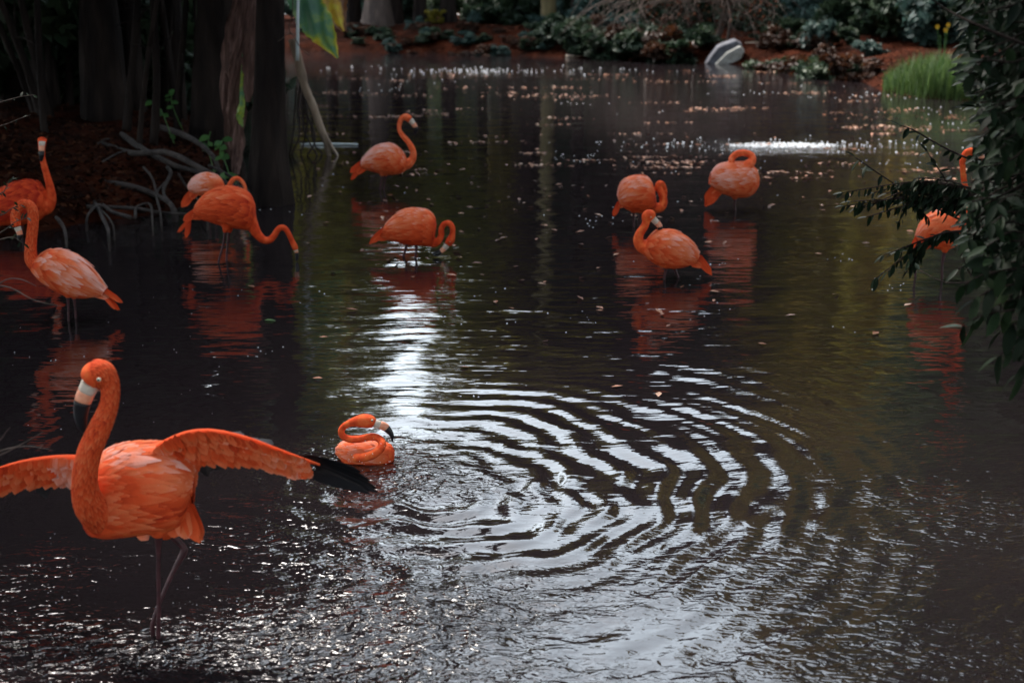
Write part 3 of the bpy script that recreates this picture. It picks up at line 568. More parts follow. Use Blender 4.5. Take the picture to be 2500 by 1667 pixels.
# bare twiggy shrub over the bank
BYY = 35.0; base = dy(1640, 90, BYY); base[2] = float(hgt(base[0], BYY))
e = empty('bare_shrub', base, 'grey-brown bare twiggy shrub drooping over the far bank', 'shrub'); mb = MB()
for i in range(95):
    sx_ = rng.uniform(1330, 1800); a = dy(rng.uniform(1500, 1700), rng.uniform(-60, 10), BYY + rng.uniform(-.5, .8)); b = dy(sx_, rng.uniform(-30, 40), BYY + rng.uniform(-1, .5)); c = dy(sx_ + rng.normal() * 48, rng.uniform(40, 105), BYY + rng.uniform(-1.2, .2))
    tube(mb, [a, (a + b) / 2 + np.array([0, 0, .15]), b, c], [.014, .011, .008, .004], 4, seg=8)
for i in range(5):
    a = base + np.array([rng.normal() * .2, 0, -.1]); c = dy(rng.uniform(1500, 1700), -50, BYY); tube(mb, [a, (a + c) / 2 + np.array([.1, 0, 0]), c], [.05, .035, .02], 6)
mb.build('twigs', [M['twig_pale']], e, origin=base)
mb = MB(); P = [dy(rng.uniform(1480, 1790), rng.uniform(0, 60), BYY + rng.uniform(-1, .3)) for _ in range(420)]; leaf_cards(mb, np.array(P), .05, 1.5)
mb.build('dry_leaves', [M['litter']], e, origin=base, smooth=False)
# bright grass clump
_gx = np.linspace(3, 12, 60); _gy = np.linspace(20, 30, 70); _gh = hgt(*np.meshgrid(_gx, _gy))
def GH(x, y): return _gh[min(max(int((y - 20) / 10 * 69), 0), 69), min(max(int((x - 3) / 9 * 59), 0), 59)]
g0 = dz(2130, 216); e0 = g0.copy(); e0[2] = 0; mb = MB()
for i in range(2600):
    px = rng.uniform(2028, 2260); env = math.sin(min(max((px - 2020) / 250, 0), 1) * math.pi) ** .9
    base_ = dz(px, float(np.interp(px, [2030, 2120, 2230, 2270], [211, 225, 231, 240])) - rng.uniform(-2, 13)); L = rng.uniform(.3, .85) * (.3 + .7 * env); a = rng.uniform(0, 6.28); bend = rng.uniform(.1, .35)
    d = np.array([math.cos(a), math.sin(a), 0]); s = np.array([-d[1], d[0], 0]) * .006; b0 = base_ + np.array([0, 0, max(float(GH(base_[0], base_[1])), 0) - .02]); L *= max(.25, 1 - float(GH(base_[0], base_[1])) * .8); b1 = b0 + np.array([0, 0, L * .6]) + d * bend * L * .4; b2 = b0 + np.array([0, 0, L * .85]) + d * bend * L * 1.3
    mb.add([b0 - s, b0 + s, b1 + s, b1 - s, b2], [(0, 1, 2, 3), (3, 2, 4)], 0, rng.uniform())
tag(mb.build('grass_clump', [M['leaf_lime']], None, origin=e0, loc=e0), 'bright green grass clump at the right end of the far shore', 'grass', kind='stuff')
# small yellow flowers upper right
e = empty('flowering_plant', dy(2160, 90, 24) * np.array([1, 1, 0]) + np.array([0, 0, float(hgt(dy(2160, 90, 24)[0], 24))]), 'plant with small yellow flowers beside the leafy branches', 'plant')
zb = e.location.copy(); mb = MB(); mbf = MB()
for (a, b) in ((2153, 62), (2172, 70), (2160, 82), (2178, 58)):
    q = dy(a, b, 24); o0 = np.array(zb); tube(mb, [o0, (o0 + q) / 2 + np.array([.03, 0, .05]), q], [.008, .006, .004], 5)
    if b < 75:
        for k in range(6):
            an = k * 1.047; d = np.array([math.cos(an), 0, math.sin(an)]); s = np.array([-d[2], 0, d[0]]); mbf.add([q, q + d * .03 + s * .014 + np.array([0, -.01, 0]), q + d * .045, q + d * .03 - s * .014 + np.array([0, -.01, 0])], [(0, 1, 2, 3)])
mb.build('stem', [M['vine']], e, origin=zb); mbf.build('blossom', [M['yellow']], e, origin=zb)
# ------------------------------------------------------------------ leaf objects
def leaf_mesh(name, mats, L=1.0, W=.42, fold=.18, curl=.15, seed=0, lobes=0):
    mb = MB(); n = 7; vs = []; ti = []
    for i in range(n):
        t = i / (n - 1); w_ = W * .5 * (math.sin(math.pi * min(t * .97 + .03, 1)) ** .8) * (1 - .25 * t)
        if i == n - 1: w_ = .004
        z0 = -curl * t * t
        for j in (-1, 0, 1): vs.append((j * w_, t * L, z0 + abs(j) * fold * w_)); ti.append(.35 + .3 * t)
    fs = [(i * 3 + j, i * 3 + j + 1, i * 3 + j + 4, i * 3 + j + 3) for i in range(n - 1) for j in range(2)]
    mb.add(vs, fs, 0, ti); me = mb.mesh(name)
    for m in mats: me.materials.append(m)
    return me
def place_leaf(me, parent, p, d, up, s, name='leaf'):
    d = norm(d); x = norm(np.cross(d, up)); z = np.cross(x, d)
    o = bpy.data.objects.new(name, me); col.objects.link(o); o.parent = parent
    o.matrix_local = Matrix(((x[0] * s, d[0] * s, z[0] * s, p[0]), (x[1] * s, d[1] * s, z[1] * s, p[1]), (x[2] * s, d[2] * s, z[2] * s, p[2]), (0, 0, 0, 1))); return o
def leaf_into(mb, me, p, d, up, s):
    d = norm(d); x = norm(np.cross(d, up)); z = np.cross(x, d); B = np.stack([x, d, z], 1) * s
    V = np.array([v.co[:] for v in me.vertices]) @ B.T + p; mb.add(V, [tuple(q.vertices) for q in me.polygons], 0, rng.uniform())
LF = [leaf_mesh('leaf', [M['leaf_glossy']], 1, .40, .25, .12), leaf_mesh('leaf', [M['leaf_glossy']], 1, .46, .15, .25)]
LR = leaf_mesh('leaf', [M['leaf_russet']], 1, .36, .3, .2); LV = leaf_mesh('leaf', [M['vine']], 1, .75, .2, .12)
# ------------------------------------------------------------------ overhanging tree on the right
ro = np.array([2.35, 4.5, 0.25]); rt = empty('overhanging_tree', ro, 'dark glossy-leaved tree overhanging the pond along the right edge', 'tree')
wood = MB(); leaves = []   # (p, d, up, s, mesh)
tube(wood, [ro + [0.1, 0, -.9], ro + [-.1, 0, .5], ro + [-.25, .1, 1.2], ro + [-.3, 0, 2.2], ro + [-.5, .1, 3.4]], [.07, .06, .05, .04, .02], 10)
def spray(pts, r0=.006, every=.028, size=.05, mesh=None, droop=.7, skip=0, side=1.0, jit=1.0):
    q = spline(np.array([dy(a, b, Y) for a, b, Y in pts]), 40); tube(wood, q[::3], np.linspace(r0, .0018, len(q[::3])), 5, smoothpath=False)
    seg = np.linalg.norm(np.diff(q, axis=0), axis=1); cum = np.concatenate([[0], np.cumsum(seg)]); t = every * 2 + cum[-1] * skip; k = 0
    while t < cum[-1] + .001:
        i = min(np.searchsorted(cum, t), 39); p = q[i]; tan = norm(q[min(i + 1, 39)] - q[i - 1]); sd_ = norm(np.cross(tan, [0, -.6, 1])) * (1 if k % 2 else -1)
        d = tan * .5 + sd_ * side * rng.uniform(.3, 1) + np.array([0, -.2, -droop * rng.uniform(.4, 1.3)]) + rng.normal(size=3) * .25 * jit
        leaves.append((p, d, norm(np.array([0, -.4, 1]) + rng.normal(size=3) * .5), size * rng.uniform(.65, 1.2), mesh if mesh is not None else random.choice(LF))); t += every * rng.uniform(.6, 1.3); k += 1
    leaves.append((q[-1], q[-1] - q[-3] + rng.normal(size=3) * .005, np.array([0, -.3, 1.]), size, mesh or LF[0]))
# long sprays reaching left over the water
spray([(2352, 575, 4.8), (2250, 525, 4.9), (2150, 478, 4.95), (2050, 420, 5.0), (1965, 362, 5.0)], .005, .034, .046, skip=.15)
spray([(2360, 420, 4.8), (2260, 380, 4.9), (2170, 340, 5.0), (2100, 300, 5.0), (2066, 288, 5.0)], .005, .03, .046, skip=.1)
spray([(2290, 560, 4.9), (2225, 500, 4.9), (2170, 410, 4.95), (2130, 350, 5.0)], .004, .03, .045)
for k in range(22):
    y0 = rng.uniform(420, 490); x1 = rng.uniform(1935, 2150); spray([(2300, 440 + rng.uniform(-30, 60), 4.7), (2200, y0 - 5, 4.8), (2100, y0 - 15, 4.9), (x1, y0 + rng.uniform(-10, 35), 4.95)], .003, .019, .036, mesh=LR if k % 2 == 0 else None, skip=.2, droop=.9)
for k in range(8):
    y1 = rng.uniform(540, 650); x1 = rng.uniform(2010, 2110); spray([(2330, 520 + rng.uniform(-30, 40), 4.7), (2230, 530, 4.8), (2140, 545, 4.85), (x1, y1, 4.9)], .004, .032, .045, skip=.3, droop=.9)
for k in range(8):
    x1 = rng.uniform(2200, 2290); y1 = rng.uniform(440, 640); spray([(2390, y1 - 100, 4.4), (2320, y1 - 60, 4.5), (x1 + 50, y1 - 30, 4.6), (x1, y1, 4.6)], .005, .03, .058, droop=1.2)
spray([(2352, 700, 4.2), (2280, 643, 4.3), (2235, 640, 4.4), (2205, 575, 4.4)], .004, .5, .04); spray([(2352, 660, 4.2), (2300, 640, 4.2), (2180, 650, 4.3), (2110, 620, 4.4)], .003, .5, .04)
# lower cluster of large leaves
for (x1, y1) in ((2215, 655), (2235, 690), (2260, 720), (2300, 760), (2290, 820), (2335, 860), (2250, 600), (2210, 750), (2300, 690), (2340, 770)):
    spray([(2400, y1 - 60, 3.7), (2360, y1 - 45, 3.75), (x1 + 45, y1 - 25, 3.8), (x1, y1, 3.85)], .004, .036, .078, droop=.9)
# main mass down the right edge
for k in range(330):
    y1 = rng.uniform(-60, 640); lo = np.interp(y1, [-60, 60, 200, 280, 400, 520, 640], [2195, 2215, 2225, 2250, 2235, 2210, 2260]); x1 = lo + 190 * rng.uniform(0, 1) ** 1.5; Y = rng.uniform(3.7, 4.9)
    spray([(x1 + 160, y1 - rng.uniform(20, 120), Y), (x1 + 90, y1 - rng.uniform(0, 50), Y), (x1 + 35, y1 - 10, Y), (x1, y1 + rng.uniform(-10, 20), Y - .05)], .004, .024, rng.choice([.036, .045, .056, .066]), droop=.5)
# limbs tying the sprays to the stem
for (a, b, Y) in ((2340, 575, 4.7), (2380, 420, 4.7), (2330, 300, 4.4), (2360, 120, 4.3), (2340, -20, 4.2), (2400, 680, 3.9), (2420, 800, 3.8), (2300, 440, 4.7)):
    p = dy(a, b, Y); h0 = p[2] - .35; s0 = np.array([ro[0] - .2, ro[1], max(h0, .3)]); tube(wood, [s0, (s0 + p) / 2 + np.array([0, 0, .08]), p], [.022, .016, .006], 6)
spray([(2420, 130, 3.6), (2250, 60, 3.7), (2170, 20, 3.8), (2120, -20, 3.8)], .005, .3, .06)
wood.build('branches', [M['bark_dark']], rt, origin=ro)
def inframe(p):
    v = p - CAM; dd = np.dot(v, FWD); return abs(v[0] / dd * F) < 1250 and abs(np.dot(v, UP) / dd * F) < 833
leaves.sort(key=lambda L: (not inframe(L[0]), -L[3] / L[0][1]))
for L in leaves[:290]: place_leaf(L[4], rt, L[0] - ro, L[1], L[2], L[3])
mb = MB()
for L in leaves[290:]: leaf_into(mb, L[4], L[0], L[1], L[2], L[3])
o = mb.build('foliage', [M['leaf_glossy']], rt, origin=ro); o['kind'] = 'stuff'
print('overhang leaves', len(leaves))
cr_ = crown(rt, CROWNS[2], M['leaf_glossy'], (-.1, .3, 4.6), (1.9, 2.2, 1.5), 0)
cr_ = crown(rt, BUSH[2], M['leaf_glossy'], (.25, .3, 1.0), (.6, .6, .9), 0, 'inner_foliage')
# twigs near the lens at the left edge
def sprig(name, pts_list, label, mats, size, every, mesh, droop=.3):
    o0 = dy(*pts_list[0][0]); e = empty(name, o0, label, 'branch'); mbw = MB(); n = 0
    for pts in pts_list:
        q = spline(np.array([dy(a, b, Y) for a, b, Y in pts]), 24); tube(mbw, q[::2], np.linspace(.003, .0009, 12), 5, smoothpath=False)
        if every:
            for i in range(3, 24, every):
                place_leaf(mesh, e, q[i] - o0, norm(q[i] - q[i - 1]) * .5 + rng.normal(size=3) * .7 + np.array([0, 0, -droop]), norm(np.array([0, -.4, 1]) + rng.normal(size=3) * .4), size * rng.uniform(.6, 1.2))
    mbw.build('twig', [M['twig']], e, origin=o0); return e
sprig('leafy_twig', [[(-60, 560, 5), (0, 535, 5), (35, 510, 5), (62, 500, 5)], [(-60, 560, 5), (0, 550, 5), (30, 545, 5), (55, 560, 5)], [(-60, 500, 5), (0, 495, 5), (25, 480, 5), (45, 470, 5)], [(-60, 430, 5), (0, 445, 5), (20, 420, 5), (32, 410, 5)]], 'small-leaved twig crossing the bill of the arched flamingo at the left edge', None, .024, 2, LF[0])
sprig('leafy_twig', [[(-60, 250, 6), (0, 235, 6), (50, 222, 6), (85, 218, 6)], [(-60, 300, 6), (0, 290, 6), (40, 275, 6), (75, 262, 6)]], 'pale small-leaved twig above the red flamingo at the left edge', None, .026, 3, LF[0])
sprig('bare_twig', [[(-60, 700, 4.5), (0, 650, 4.5), (40, 640, 4.5), (90, 660, 4.5)], [(-60, 650, 4.5), (20, 660, 4.5), (80, 690, 4.5), (150, 705, 4.5)]], 'thin twig curving in front of the pale pink flamingo', None, .02, 0, LF[0])
sprig('bare_twig', [[(-40, 1060, 3.9), (0, 1045, 3.9), (50, 1020, 3.9), (105, 988, 3.9)], [(-40, 1050, 3.9), (20, 1030, 3.9), (70, 1025, 3.9), (130, 1035, 3.9)], [(-40, 1040, 3.9), (0, 1010, 3.9), (15, 990, 3.9), (25, 980, 3.9)]], 'bare forked twigs above the left wing of the flapping flamingo', None, .02, 0, LF[0])
# ------------------------------------------------------------------ roots on the left bank
rb = np.array([float(dy(238, 250, 16.0)[0]), 15.6, .45]); re_ = empty('root_tangle', rb, 'tangle of bare arching roots spilling down the left bank into the water', 'roots')
RT = [[(230, 330, 15), (300, 352, 13.8), (380, 350, 13.3), (440, 375, 12.9), (520, 420, 12.6), (570, 440, 12.5)],
      [(150, 440, 12.8), (200, 410, 12.9), (240, 370, 13.4), (290, 350, 14)], [(60, 470, 12.2), (120, 440, 12.5), (170, 420, 12.8), (250, 420, 13)],
      [(190, 420, 12.8), (280, 425, 12.6), (350, 445, 12.5), (400, 480, 12.3)], [(330, 385, 13.2), (350, 410, 12.7), (360, 450, 12.4), (370, 500, 12.2)],
      [(385, 385, 13.2), (392, 400, 12.9), (375, 440, 12.5), (395, 480, 12.3)], [(380, 420, 12.7), (360, 445, 12.5), (368, 490, 12.2)],
      [(410, 400, 13), (430, 430, 12.7), (455, 460, 12.5), (475, 490, 12.4)], [(140, 480, 12.2), (190, 460, 12.3), (230, 480, 12.2), (260, 520, 12)],
      [(200, 440, 12.6), (225, 480, 12.3), (245, 520, 12), (250, 545, 11.9)], [(130, 500, 12), (145, 520, 11.9), (152, 550, 11.7)],
      [(310, 500, 12.2), (315, 475, 12.3), (345, 470, 12.3), (350, 510, 12.1)], [(200, 475, 12.3), (300, 478, 12.3), (380, 490, 12.2), (470, 500, 12.2)],
      [(280, 310, 15.4), (330, 345, 14.2), (400, 380, 13.4), (470, 405, 13)], [(360, 290, 16), (420, 310, 15), (470, 340, 14), (500, 380, 13.4)],
      [(10, 480, 12.6), (60, 450, 12.8), (120, 430, 13), (160, 390, 13.6)], [(300, 500, 12.1), (255, 485, 12.3), (230, 470, 12.4), (200, 500, 12.1)],
      [(430, 500, 12.2), (470, 495, 12.2), (520, 505, 12.1)], [(160, 360, 14), (200, 345, 14.4), (250, 320, 15)], [(480, 380, 13.2), (520, 400, 12.9), (548, 425, 12.7)],
      [(80, 400, 13.6), (70, 370, 13.9), (90, 350, 14.2)], [(60, 430, 13), (75, 400, 13.4), (110, 380, 13.8)]]
for i, r_ in enumerate(RT):
    P = []
    for j, (a, b, Y) in enumerate(r_):
        Yg = dz(a, b, .1)[1]; q = dy(a, b, min(Y, Yg)); P.append(q)
    P = np.array(P); P = np.vstack([P, P[-1] + np.array([0, -.02, -.25])]) if P[-1][2] < .35 else P
    mb = MB(); big = .034 if i in (0, 3, 13, 14) else rng.uniform(.010, .02); tube(mb, P, np.linspace(big, big * .45, len(P)), 7, jitter=.1); mb.build('root', [M['root']], re_, origin=rb)
# vine with heart leaves
vo = dy(480, 380, 14.3); ve = empty('vine', vo, 'green broad-leaved vine climbing beside the dead fronds', 'plant'); mbw = MB()
for (pts, ks) in (([(500, 420, 13), (485, 370, 14), (478, 330, 14.2), (485, 295, 14.3)], 9), ([(530, 420, 13), (520, 380, 13.2), (505, 345, 13.4), (512, 318, 13.5)], 9), ([(545, 425, 12.8), (530, 405, 12.9), (515, 395, 13)], 6), ([(400, 330, 15.2), (385, 290, 15.4), (368, 250, 15.6), (345, 230, 15.7)], 7), ([(420, 300, 15.5), (395, 240, 15.5), (395, 200, 15.5)], 5)):
    q = spline(np.array([dy(*p) for p in pts]), 30); tube(mbw, q[::3], .006, 5, smoothpath=False)
    for k in range(ks):
        i = int(rng.uniform(4, 29)); place_leaf(LV, ve, q[i] - vo, norm([rng.normal(), -.5, rng.uniform(-.6, .2)]), norm([rng.normal() * .4, -1.0, .9]), rng.uniform(.07, .12))
mbw.build('stem', [M['vine']], ve, origin=vo)
# dead fronds and banana plant
def ribbon(mb, pts, widths, tint=None, folds=.3, ny=9, across=norm([1, .35, 0]), ragged=.0, n=26):
    q = spline(np.hstack([np.array(pts), np.array(widths)[:, None]]), n); C = q[:, :3]; W_ = np.abs(q[:, 3]); vs = []; ti = []
    for i in range(n):
        t = i / (n - 1); T = norm(C[min(i + 1, n - 1)] - C[max(i - 1, 0)]); ac = norm(across - T * np.dot(across, T)); nn = np.cross(T, ac)
        for j in range(ny):
            s = (j / (ny - 1) - .5) * 2; w_ = W_[i] * (1 + ragged * (rng.uniform() - .5) * (abs(s) > .9))
            vs.append(C[i] + ac * s * w_ + nn * (folds * w_ * (.35 * math.sin(s * 7 + i * .5) * (ragged > 0) - abs(s) * .8))); ti.append(tint(t, s) if tint else .5)
    fs = [(i * ny + j, i * ny + j + 1, (i + 1) * ny + j + 1, (i + 1) * ny + j) for i in range(n - 1) for j in range(ny - 1)]
    mb.add(vs, fs, 0, ti)
do = dy(560, 400, 14.2); do[2] = .0; de = empty('dead_banana_plant', do, 'banana plant of hanging shredded dead brown fronds left of the cypress', 'banana plant')
for i, (pts, wd) in enumerate([([(575, -90, 14.2), (560, 60, 14.2), (548, 200, 14.2), (545, 330, 14.1), (542, 400, 14)], [.03, .09, .1, .07, .03]), ([(590, -80, 14.1), (585, 60, 14.0), (578, 150, 14), (570, 235, 14)], [.03, .08, .09, .02]),
                               ([(560, -80, 14.3), (540, 50, 14.3), (530, 190, 14.3), (536, 330, 14.2), (548, 385, 14.2)], [.03, .07, .09, .08, .03]), ([(600, -60, 14.3), (592, 30, 14.3), (600, 90, 14.3), (590, 150, 14.2)], [.02, .05, .06, .01]),
                               ([(565, -60, 14.0), (552, 80, 14.0), (538, 160, 14.0), (528, 240, 14)], [.02, .04, .05, .01]), ([(560, 100, 14.1), (556, 240, 14.0), (552, 270, 14.0), (558, 292, 14)], [.01, .03, .035, .005])]):
    mb = MB(); ribbon(mb, [dy(*p) for p in pts], wd, folds=.9, ragged=.5); mb.build('dead_frond', [M['deadleaf'] if i != 5 else M['banana']], de, origin=do)
mb = MB(); tube(mb, [dy(525, 410, 14.4), dy(535, 250, 14.4), dy(552, 60, 14.4), dy(562, -120, 14.4)], [.07, .05, .045, .04], 12, jitter=.08); mb.build('stem', [M['bark_dark']], de, origin=do)
bo = dy(628, 330, 15.2); bo[2] = 0; be = empty('banana_plant', bo, 'banana plant with large sunlit green and yellow leaves behind the cypress', 'banana plant')
bt = lambda k: (lambda t, s: .12 + .25 * t + .55 * max(0, abs(s) - .25) * (t ** .7) + k)
BL = [([(660, -60, 15.0), (700, 10, 14.9), (735, 65, 14.8), (776, 134, 14.7)], [.05, .16, .15, .01], .06, (1, .1, .55)), ([(670, -120, 15.2), (720, -50, 15.2), (755, 0, 15.1), (790, 72, 15.0)], [.05, .2, .19, .02], .46, (1, .2, .4)),
      ([(640, -160, 15.2), (700, -210, 15.1), (760, -190, 15), (830, -110, 14.9)], [.05, .2, .22, .02], .1, (.3, 1, .3)), ([(640, -190, 15.3), (620, -330, 15.2), (660, -420, 15), (760, -450, 14.8)], [.05, .22, .24, .02], .05, (.5, 1, 0)),
      ([(650, -180, 15.3), (700, -330, 15.3), (780, -400, 15.2), (870, -340, 15.1)], [.05, .2, .24, .02], .2, (.2, 1, .2)), ([(650, -200, 15.3), (680, -420, 15.3), (720, -560, 15.2), (790, -640, 15.1)], [.05, .22, .24, .02], .3, (.8, .6, 0)),
      ([(640, -200, 15.3), (560, -330, 15.2), (520, -380, 15), (450, -330, 14.8)], [.05, .2, .22, .02], .1, (.3, 1, .3))]
for pts, wd, k, ac in BL:
    mb = MB(); ribbon(mb, [dy(*p) for p in pts], wd, bt(k), folds=.35, across=norm(ac), ragged=.18, n=34, ny=11); mb.build('leaf', [M['banana']], be, origin=bo)
mb = MB(); tube(mb, [bo + [0, 0, -.3], dy(632, 200, 15.2), dy(640, -100, 15.2), dy(645, -220, 15.3)], [.08, .07, .06, .04], 12); mb.build('stem', [M['bark']], be, origin=bo)
mb = MB(); tube(mb, [dy(685, -60, 14.9), dy(684, 40, 14.6), dy(683, 140, 14.55)], [.014, .016, .018], 8); mb.build('leaf_stalk', [M['stalk']], be, origin=bo)
# driftwood with aerial roots
q0 = dz(775, 357); wo_ = empty('driftwood', q0, 'leaning dead branch with dangling roots standing in the water right of the cypress', 'driftwood'); YD = q0[1]
main = MB(); tube(main, [dy(672, 90, YD), dy(688, 150, YD), dy(702, 205, YD), dy(718, 240, YD), dy(735, 290, YD), dy(750, 330, YD), dy(756, 362, YD), dy(757, 385, YD)], [.05, .052, .045, .045, .042, .035, .026, .02], 12, jitter=.1)
tube(main, [dy(738, 290, YD), dy(755, 325, YD - .02), dy(774, 356, YD - .05), dy(780, 372, YD - .05)], [.024, .02, .016, .01], 8); main.build('branch', [M['driftwood']], wo_, origin=q0)
for r_ in ([(690, 190), (684, 250), (688, 310), (672, 352)], [(700, 230), (696, 290), (712, 330), (728, 356)], [(695, 210), (706, 270), (700, 320), (690, 358)], [(720, 260), (716, 300), (724, 335), (738, 350)], [(680, 200), (676, 280), (670, 330), (664, 362)], [(700, 250), (720, 300), (722, 330), (705, 360)]):
    mb = MB(); P = [dy(a, b, YD + rng.uniform(-.05, .1)) for a, b in r_]; P.append(P[-1] + np.array([0, 0, -.12])); tube(mb, P, np.linspace(.013, .008, len(P)), 6, jitter=.12); mb.build('dangling_root', [M['root']], wo_, origin=q0)
mb = MB(); p1 = dz(690, 334); p2 = dz(822, 334); p1[2] = p2[2] = .012; tube(mb, [p1, (p1 + p2) / 2, p2], [.012, .018, .01], 8); tag(mb.build('floating_stick', [M['stalk']], None, origin=p1, loc=p1), 'pale white stick floating behind the driftwood', 'stick')
# single leaf afloat near the cypress reflection
p = dz(608, 738); p[2] = .006; o = place_leaf(LV, None, p, np.array([1, .2, 0]), np.array([0, 0, 1.]), .07, 'floating_leaf'); tag(o, 'single green leaf floating below the bent-neck flamingo pair', 'leaf')
# thin vines hanging over the cypress
mb = MB(); t0 = dy(690, 30, 13); 
tube(mb, [dy(600, 115, 12.6), dy(640, 95, 12.6), dy(668, 78, 12.6), dy(690, 110, 12.6), dy(712, 128, 12.6)], .004, 5); tube(mb, [dy(668, 78, 12.6), dy(664, 60, 12.6), dy(672, 20, 12.6), dy(670, -80, 12.7)], .004, 5)
tag(mb.build('bare_twig', [M['twig']], None, origin=t0, loc=t0), 'thin bare twig crossing the upper cypress trunk', 'twig')

# ================================================================== flamingos
def remesh(mb, voxel, smooth=6):
    me = mb.mesh('tmp'); o = bpy.data.objects.new('tmp', me); col.objects.link(o)
    a = o.modifiers.new('r', 'REMESH'); a.mode = 'VOXEL'; a.voxel_size = voxel; a.use_smooth_shade = True
    b = o.modifiers.new('s', 'SMOOTH'); b.factor = .6; b.iterations = smooth
    dg = bpy.context.evaluated_depsgraph_get(); ev = o.evaluated_get(dg); out = bpy.data.meshes.new_from_object(ev)
    V = np.empty(len(out.vertices) * 3, np.float32); out.vertices.foreach_get('co', V); V = V.reshape(-1, 3); Fc = [tuple(p.vertices) for p in out.polygons]
    bpy.data.objects.remove(o); bpy.data.meshes.remove(me); bpy.data.meshes.remove(out); return V, Fc
class Surf:
    """elliptic loft that can be sampled at (u, v); u 0 = tail end, 1 = front"""
    def __init__(s, C, U, Wv): s.C, s.U, s.W = C, U, Wv; s.n = len(C)
    def at(s, u, v):
        k = min(max(u, 0), 1) * (s.n - 1.001); i = int(k); t = k - i
        f = lambda A: A[i] * (1 - t) + A[i + 1] * t
        return f(s.C) + f(s.U) * math.cos(v) + f(s.W) * math.sin(v)
    def nor(s, u, v):
        a = s.at(u + .01, v) - s.at(u - .01, v); b = s.at(u, v + .03) - s.at(u, v - .03); nn = norm(np.cross(a, b)); c = s.at(u, v) - s.at(u, v + math.pi)
        return nn if np.dot(nn, c) > 0 else -nn
def plume(mb, S, length, rows, per, L, W, tintf, u0=.97, u1=.06, vmax=2.3, lift=.006, drift=.25, jit=1.0, flip=-1, grad=.36):
    """overlapping feathers laid on surface S, pointing to the tail"""
    Lu = L / length
    for r_ in range(rows):
        u = u0 + (u1 - u0) * r_ / (rows - 1); half = np.linalg.norm(S.at(u, 0) - S.at(u, math.pi)) * .5 + .01
        cnt = max(4, int(per * min(1.2, half / .1))); wv = W / half * .5
        for k in range(cnt):
            v = -vmax + 2 * vmax * (k + .5 * (r_ % 2) + rng.uniform(-.25, .25) * jit) / cnt; uu = u + rng.uniform(-.3, .3) * jit * Lu; ll = Lu * rng.uniform(.75, 1.25); t = tintf(u, v) + rng.normal() * .06
            vs = []; ts = []
            for i in range(5):
                s = i / 4; pr = (math.sin(math.pi * (.18 + .8 * s)) ** .7) if i < 4 else .12
                for j in (-1, 0, 1):
                    a, b = uu + flip * s * ll, v + j * wv * pr + drift * (1 if v > 0 else -1) * s * ll * 1.0
                    a = max(a, -.02); p = S.at(a, b) + S.nor(min(max(a, .02), .98), b) * (.001 + lift * s + (.0018 if j == 0 else 0)); vs.append(p); ts.append(min(max(t + grad * (s - .45) + (0 if j == 0 else .05), 0), 1))  # dark base to light tip: shade between overlapping feathers painted in
            mb.add(vs, [(i * 3 + j, i * 3 + j + 1, i * 3 + j + 4, i * 3 + j + 3) for i in range(4) for j in range(2)], 0, ts)
def card(mb, base, d, side, L, W, tint=.4, bend=None, n=7, mat=0, point=.15):
    d = norm(d); side = norm(side - d * np.dot(side, d)); nn = np.cross(side, d); bend = np.zeros(3) if bend is None else np.asarray(bend, float); vs = []; tt = []
    for i in range(n):
        s = i / (n - 1); pr = min(1, (s * 5) ** .6 + .25) * (1 - max(0, (s - .72) / .28) ** 2 * (1 - point)); c = base + d * L * s + bend * s * s * L
        for j in (-1, 0, 1): vs.append(c + side * j * W * .5 * pr - nn * abs(j) * W * .08); tt.append(min(max(tint + .2 * (s - .5) + .04 * abs(j), 0), 1))  # feather relief shading painted from base to tip here too
    mb.add(vs, [(i * 3 + j, i * 3 + j + 1, i * 3 + j + 4, i * 3 + j + 3) for i in range(n - 1) for j in range(2)], mat, tt)

